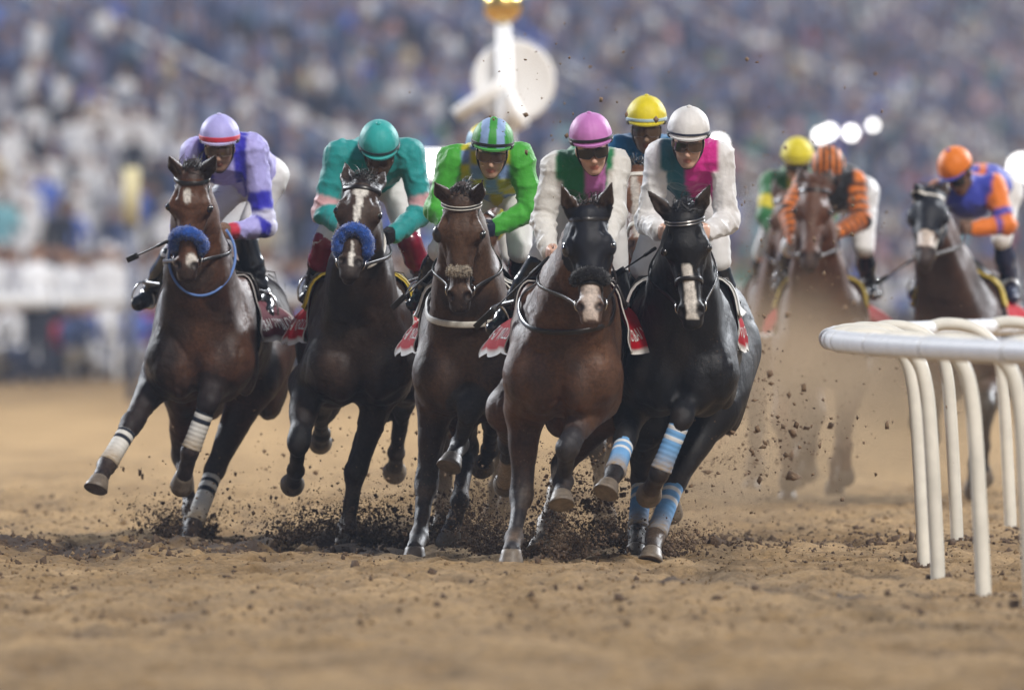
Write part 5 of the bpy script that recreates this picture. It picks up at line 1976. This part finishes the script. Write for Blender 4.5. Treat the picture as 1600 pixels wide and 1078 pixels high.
for p, t in spots[:300]:
    kd = kindof(t) if t != 'red' else 'plain'
    me, cn = VK[kd][prg.integers(0, len(VK[kd]))]
    if t == 'red':
        me, cn = next((q for q in VK['plain'] if q[1] == 'red'), (me, cn))
    o = bpy.data.objects.new('person', me)
    o.location = p
    o.rotation_euler = (0, 0, prg.uniform(-.7, .7) + .5)
    s_ = prg.uniform(.92, 1.08)
    o.scale = (s_, s_, s_)
    COL.objects.link(o)
    tag(o, LAB[kd] % cn, 'person', cn + ' spectators, ' + {'crouch': 'crouching', 'robe': 'in robes', 'plain': 'standing', 'cheer': 'arm raised'}[kd])
# the rest of the crowd as one mass
lv = {}
def low_figure(kd):
    rings = [(.05, .17 if kd else .23, .13), (.95, .17, .12), (1.15, .20, .13), (1.38, .23, .12), (1.47, .08, .07), (1.55, .09, .10), (1.66, .10, .11), (1.75, .05, .06)]
    vs, fs = [], []
    for z, a_, b_ in rings:
        for k in range(6):
            t = 2 * math.pi * k / 6
            vs.append((a_ * math.cos(t), b_ * math.sin(t), z))
    for i in range(len(rings) - 1):
        for k in range(6):
            fs.append((i * 6 + k, i * 6 + (k + 1) % 6, (i + 1) * 6 + (k + 1) % 6, (i + 1) * 6 + k))
    return np.array(vs), np.array(fs)
rest = spots[300:]
DIM = [(.09, .12, .24), (.05, .06, .12), (.15, .18, .30), (.08, .13, .20), (.17, .15, .24), (.24, .27, .38)]  # upper-tier tops, with the blue distance haze mixed into their colours
fv, ff = low_figure(0)
vv_, cc_, ff_ = [], [], []
for i, (p, t) in enumerate(rest):
    a_ = prg.uniform(-1, 1)
    R = np.array([[math.cos(a_), -math.sin(a_), 0], [math.sin(a_), math.cos(a_), 0], [0, 0, 1]])
    s_ = prg.uniform(.9, 1.1)
    vv_.append(p + (fv @ R.T) * s_ * V(1, 1, .65 if t == 'crouch' else (.8 if t == 'tier' else 1)))
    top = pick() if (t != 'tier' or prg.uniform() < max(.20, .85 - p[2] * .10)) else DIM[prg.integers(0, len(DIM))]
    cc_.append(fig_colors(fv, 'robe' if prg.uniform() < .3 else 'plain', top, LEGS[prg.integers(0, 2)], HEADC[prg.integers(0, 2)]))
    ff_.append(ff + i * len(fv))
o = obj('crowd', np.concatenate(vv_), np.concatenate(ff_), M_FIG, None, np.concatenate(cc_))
tag(o, 'blurred mass of spectators filling the terraces', 'crowd', None, 'stuff')

# ------------------------------------------------------------------ finish post, lamps and boards in the background
M_GOLD = mat('gold_ball', (.75, .52, .18), .22, .5, metal=1.0)
D = 96.0
s_ = FPX / D
wp = empty('finish_post', P(792, HY, D) * V(1, 1, 0), 'blurred white finish post with round disc and gold ball on top', 'post')
v, f_ = tube([P(796, 423 + 1.47 * s_, D), P(792, 220, D), P(786, 30, D)], [.075, .07, .06], 14)
obj('pole', v, f_, M_WHITE, wp)
v, f_ = lathe(P(803, 127, D + .15), V(.12, -1, 0), [(-.03, .335), (-.02, .35), (.02, .35), (.03, .335), (.012, .30), (.005, .02)], 40)
obj('disc', v, f_, M_WHITE, wp)
iv, iff = ico(3)
obj('ball', P(785, 8, D) + iv * .165, iff, M_GOLD, wp)
v, f_ = box((P(795, 125, D) + P(712, 182, D)) / 2 - V(0, .14, 0), V(np.linalg.norm(P(795, 125, D) - P(712, 182, D)) / 2, .03, .065), frame_from(V(0, 1, 0), P(795, 125, D) - P(712, 182, D))[[0, 2, 1]])
obj('pointer', v, f_, M_WHITE, wp)
v, f_ = tube([P(790, 150, D - .1), P(816, 200, D - .1)], .07, 10)
obj('strut', v, f_, M_WHITE, wp)

def lamp(px, py, D, rad, strength, label, tint=(1, .97, .93)):
    c = P(px, py, D)
    root = empty('floodlight', c * V(1, 1, 0), label, 'floodlight', 'lit lamps in the background')
    v, f_ = lathe(c + V(0, .25, 0), V(0, -1, 0), [(0, rad * .5), (.1, rad * .8), (.2, rad * 1.08), (.24, rad * 1.1)], 18)
    obj('housing', v, f_, M_BLACK, root)
    v, f_ = lathe(c, V(0, -1, 0), [(0, rad), (.012, rad * .95), (.02, rad * .6)], 18)
    obj('lens', v, f_, mat('lamp_lens_%d' % int(strength), (.8, .8, .8), .3, .5, emit=(tint, strength)), root)
    v, f_ = tube([c + V(0, .3, 0), c + V(0, .45, -.2), V(c[0], c[1] + .45, 0)], .05, 8)
    obj('pole', v, f_, M_CONC2, root)
for i, (px, py) in enumerate(((1282, 212), (1296, 206), (1330, 208), (1364, 196))):
    lamp(px, py, 150 + i, .06 if i < 3 else .04, 7, ['leftmost bright lamp of the row over the yellow cap', 'second bright lamp of the row over the yellow cap', 'third bright lamp of the row right of the yellow cap', 'small lamp at the right end of the lamp row'][i])
lamp(1122, 226, 120, .08, 7, 'glaring white lamp behind the right shoulder of the white capped jockey')
lamp(1596, 262, 132, .13, 5, 'large glaring lamp at the right edge above the blue jacket')
def board(px0, py0, px1, py1, D, material, name, label, cat):
    c = (P(px0, py0, D) + P(px1, py1, D)) / 2
    h = np.abs(P(px1, py1, D) - P(px0, py0, D)) / 2
    root = empty(name, c * V(1, 1, 0), label, cat)
    v, f_ = box(c, V(h[0], .04, h[2]))
    obj('panel', v, f_, material, root)
    v, f_ = box(V(c[0], c[1] + .06, (c[2] - h[2]) / 2), V(.05, .015, max((c[2] - h[2]) / 2, .05)))
    obj('stand', v, f_, M_CONC2, root)
board(652, 238, 722, 276, 118, mat('lit_panel', (.8, .8, .8), .4, .4, emit=((1, .98, .95), 2.5)), 'light_panel', 'bright white lit panel behind the teal jockey and the striped cap', 'light panel')
board(192, 262, 218, 352, 128, mat('cream_board', (.42, .37, .21), .6, .3), 'sign_board', 'upright cream board standing in the crowd left of the leftmost horse', 'sign')

# stadium floodlights, lit, on masts beyond the stand and across the infield
def mast(x, y, z, power, aim, label):
    root = empty('floodlight_mast', (x, y, 0), label, 'floodlight', 'stadium floodlight masts')
    v, f_ = tube([V(x, y, 0), V(x, y, z)], [.5, .25], 10)
    obj('mast', v, f_, M_CONC2, root)
    d = nrm(np.asarray(aim) - V(x, y, z))
    v, f_ = box(V(x, y, z + 1.5) - d * .4, V(4, .25, 2.2), frame_from(V(0, 0, 1), np.cross(d, UP)))
    obj('lamp_bank', v, f_, M_BLACK, root)
    L = bpy.data.lights.new('flood', 'AREA')
    L.shape = 'RECTANGLE'
    L.size, L.size_y = 7, 4
    L.energy = power
    L.color = (.93, .96, 1.0)
    lo = bpy.data.objects.new('lamp_light', L)
    lo.location = V(0, 0, z + 1.5) + d * .3
    lo.rotation_euler = Vector(-d).to_track_quat('Z', 'Y').to_euler()
    lo.parent = root
    COL.objects.link(lo)
mast(-48, 112, 30, 62000, (0, 60, 1), 'tall stadium floodlight mast standing left of the track behind the grandstand front')
mast(46, 118, 30, 65000, (0, 60, 1), 'tall stadium floodlight mast standing right of the track in the infield')

# ------------------------------------------------------------------ air: haze over the whole place and dust kicked up by the field
def volume_material(name, color, density, aniso=.2, noise=None):
    m = bpy.data.materials.new(name)
    m.use_nodes = True
    nt = m.node_tree
    nt.nodes.remove(nt.nodes['Principled BSDF'])
    out = nt.nodes['Material Output']
    pv = nt.nodes.new('ShaderNodeVolumePrincipled')
    pv.inputs['Color'].default_value = (*color, 1)
    pv.inputs['Anisotropy'].default_value = aniso
    pv.inputs['Density'].default_value = density
    nt.links.new(pv.outputs[0], out.inputs['Volume'])
    if noise:
        tc = nt.nodes.new('ShaderNodeTexCoord')
        n = nt.nodes.new('ShaderNodeTexNoise')
        n.inputs['Scale'].default_value = noise
        n.inputs['Detail'].default_value = 3
        nt.links.new(tc.outputs['Object'], n.inputs['Vector'])
        mr = nt.nodes.new('ShaderNodeMapRange')
        mr.inputs['From Min'].default_value = .38
        mr.inputs['From Max'].default_value = .68
        mr.inputs['To Min'].default_value = 0
        mr.inputs['To Max'].default_value = density
        nt.links.new(n.outputs['Fac'], mr.inputs['Value'])
        # thins out towards the edge of the cloud (generated coordinates: centre .5)
        sb = nt.nodes.new('ShaderNodeVectorMath')
        sb.operation = 'SUBTRACT'
        sb.inputs[1].default_value = (.5, .5, .5)
        nt.links.new(tc.outputs['Generated'], sb.inputs[0])
        ln = nt.nodes.new('ShaderNodeVectorMath')
        ln.operation = 'LENGTH'
        nt.links.new(sb.outputs[0], ln.inputs[0])
        fo = nt.nodes.new('ShaderNodeMapRange')
        fo.interpolation_type = 'SMOOTHSTEP'
        fo.inputs['From Min'].default_value = .5
        fo.inputs['From Max'].default_value = .12
        fo.inputs['To Min'].default_value = 0
        fo.inputs['To Max'].default_value = 1
        nt.links.new(ln.outputs['Value'], fo.inputs['Value'])
        mu = nt.nodes.new('ShaderNodeMath')
        mu.operation = 'MULTIPLY'
        nt.links.new(mr.outputs['Result'], mu.inputs[0])
        nt.links.new(fo.outputs['Result'], mu.inputs[1])
        nt.links.new(mu.outputs[0], pv.inputs['Density'])
    return m
v, f_ = box(V(0, 300, 17), V(330, 330, 18.2))
hz = obj('haze', v, f_, volume_material('haze_air', (.66, .78, 1.0), .0005, .0), None, smooth=False)
tag(hz, 'thin pale night haze hanging over the racetrack', 'haze', None, 'stuff')
iv3, if3 = ico(2)
M_DUST = volume_material('dust_air', (.62, .45, .29), .75, .2, 1.6)
def dust(px, py, D, w, dd, hgt, label):
    c = P(px, py, D)
    o = obj('dust_cloud', c + iv3 * V(w, dd, hgt), if3, M_DUST, None, loc=c)
    tag(o, label, 'dust', None, 'stuff')
dust(1290, 655, 71.0, 1.25, 2.4, .90, 'brown dust hanging round the legs of the dusty chestnut')
dust(1195, 620, 66.5, 1.0, 2.2, .9, 'brown dust trailing behind the black horse')
dust(900, 770, 61.5, 1.1, 1.4, .38, 'low brown dust under the hooded horse')
dust(720, 790, 61.5, .75, 1.2, .36, 'low brown dust under the brown horse')
dust(1460, 610, 72.5, .8, 2.0, .7, 'brown dust behind the posts of the white rail')
dust(1120, 770, 62.3, .85, 1.1, .40, 'low tan dust drifting right of the black horse')
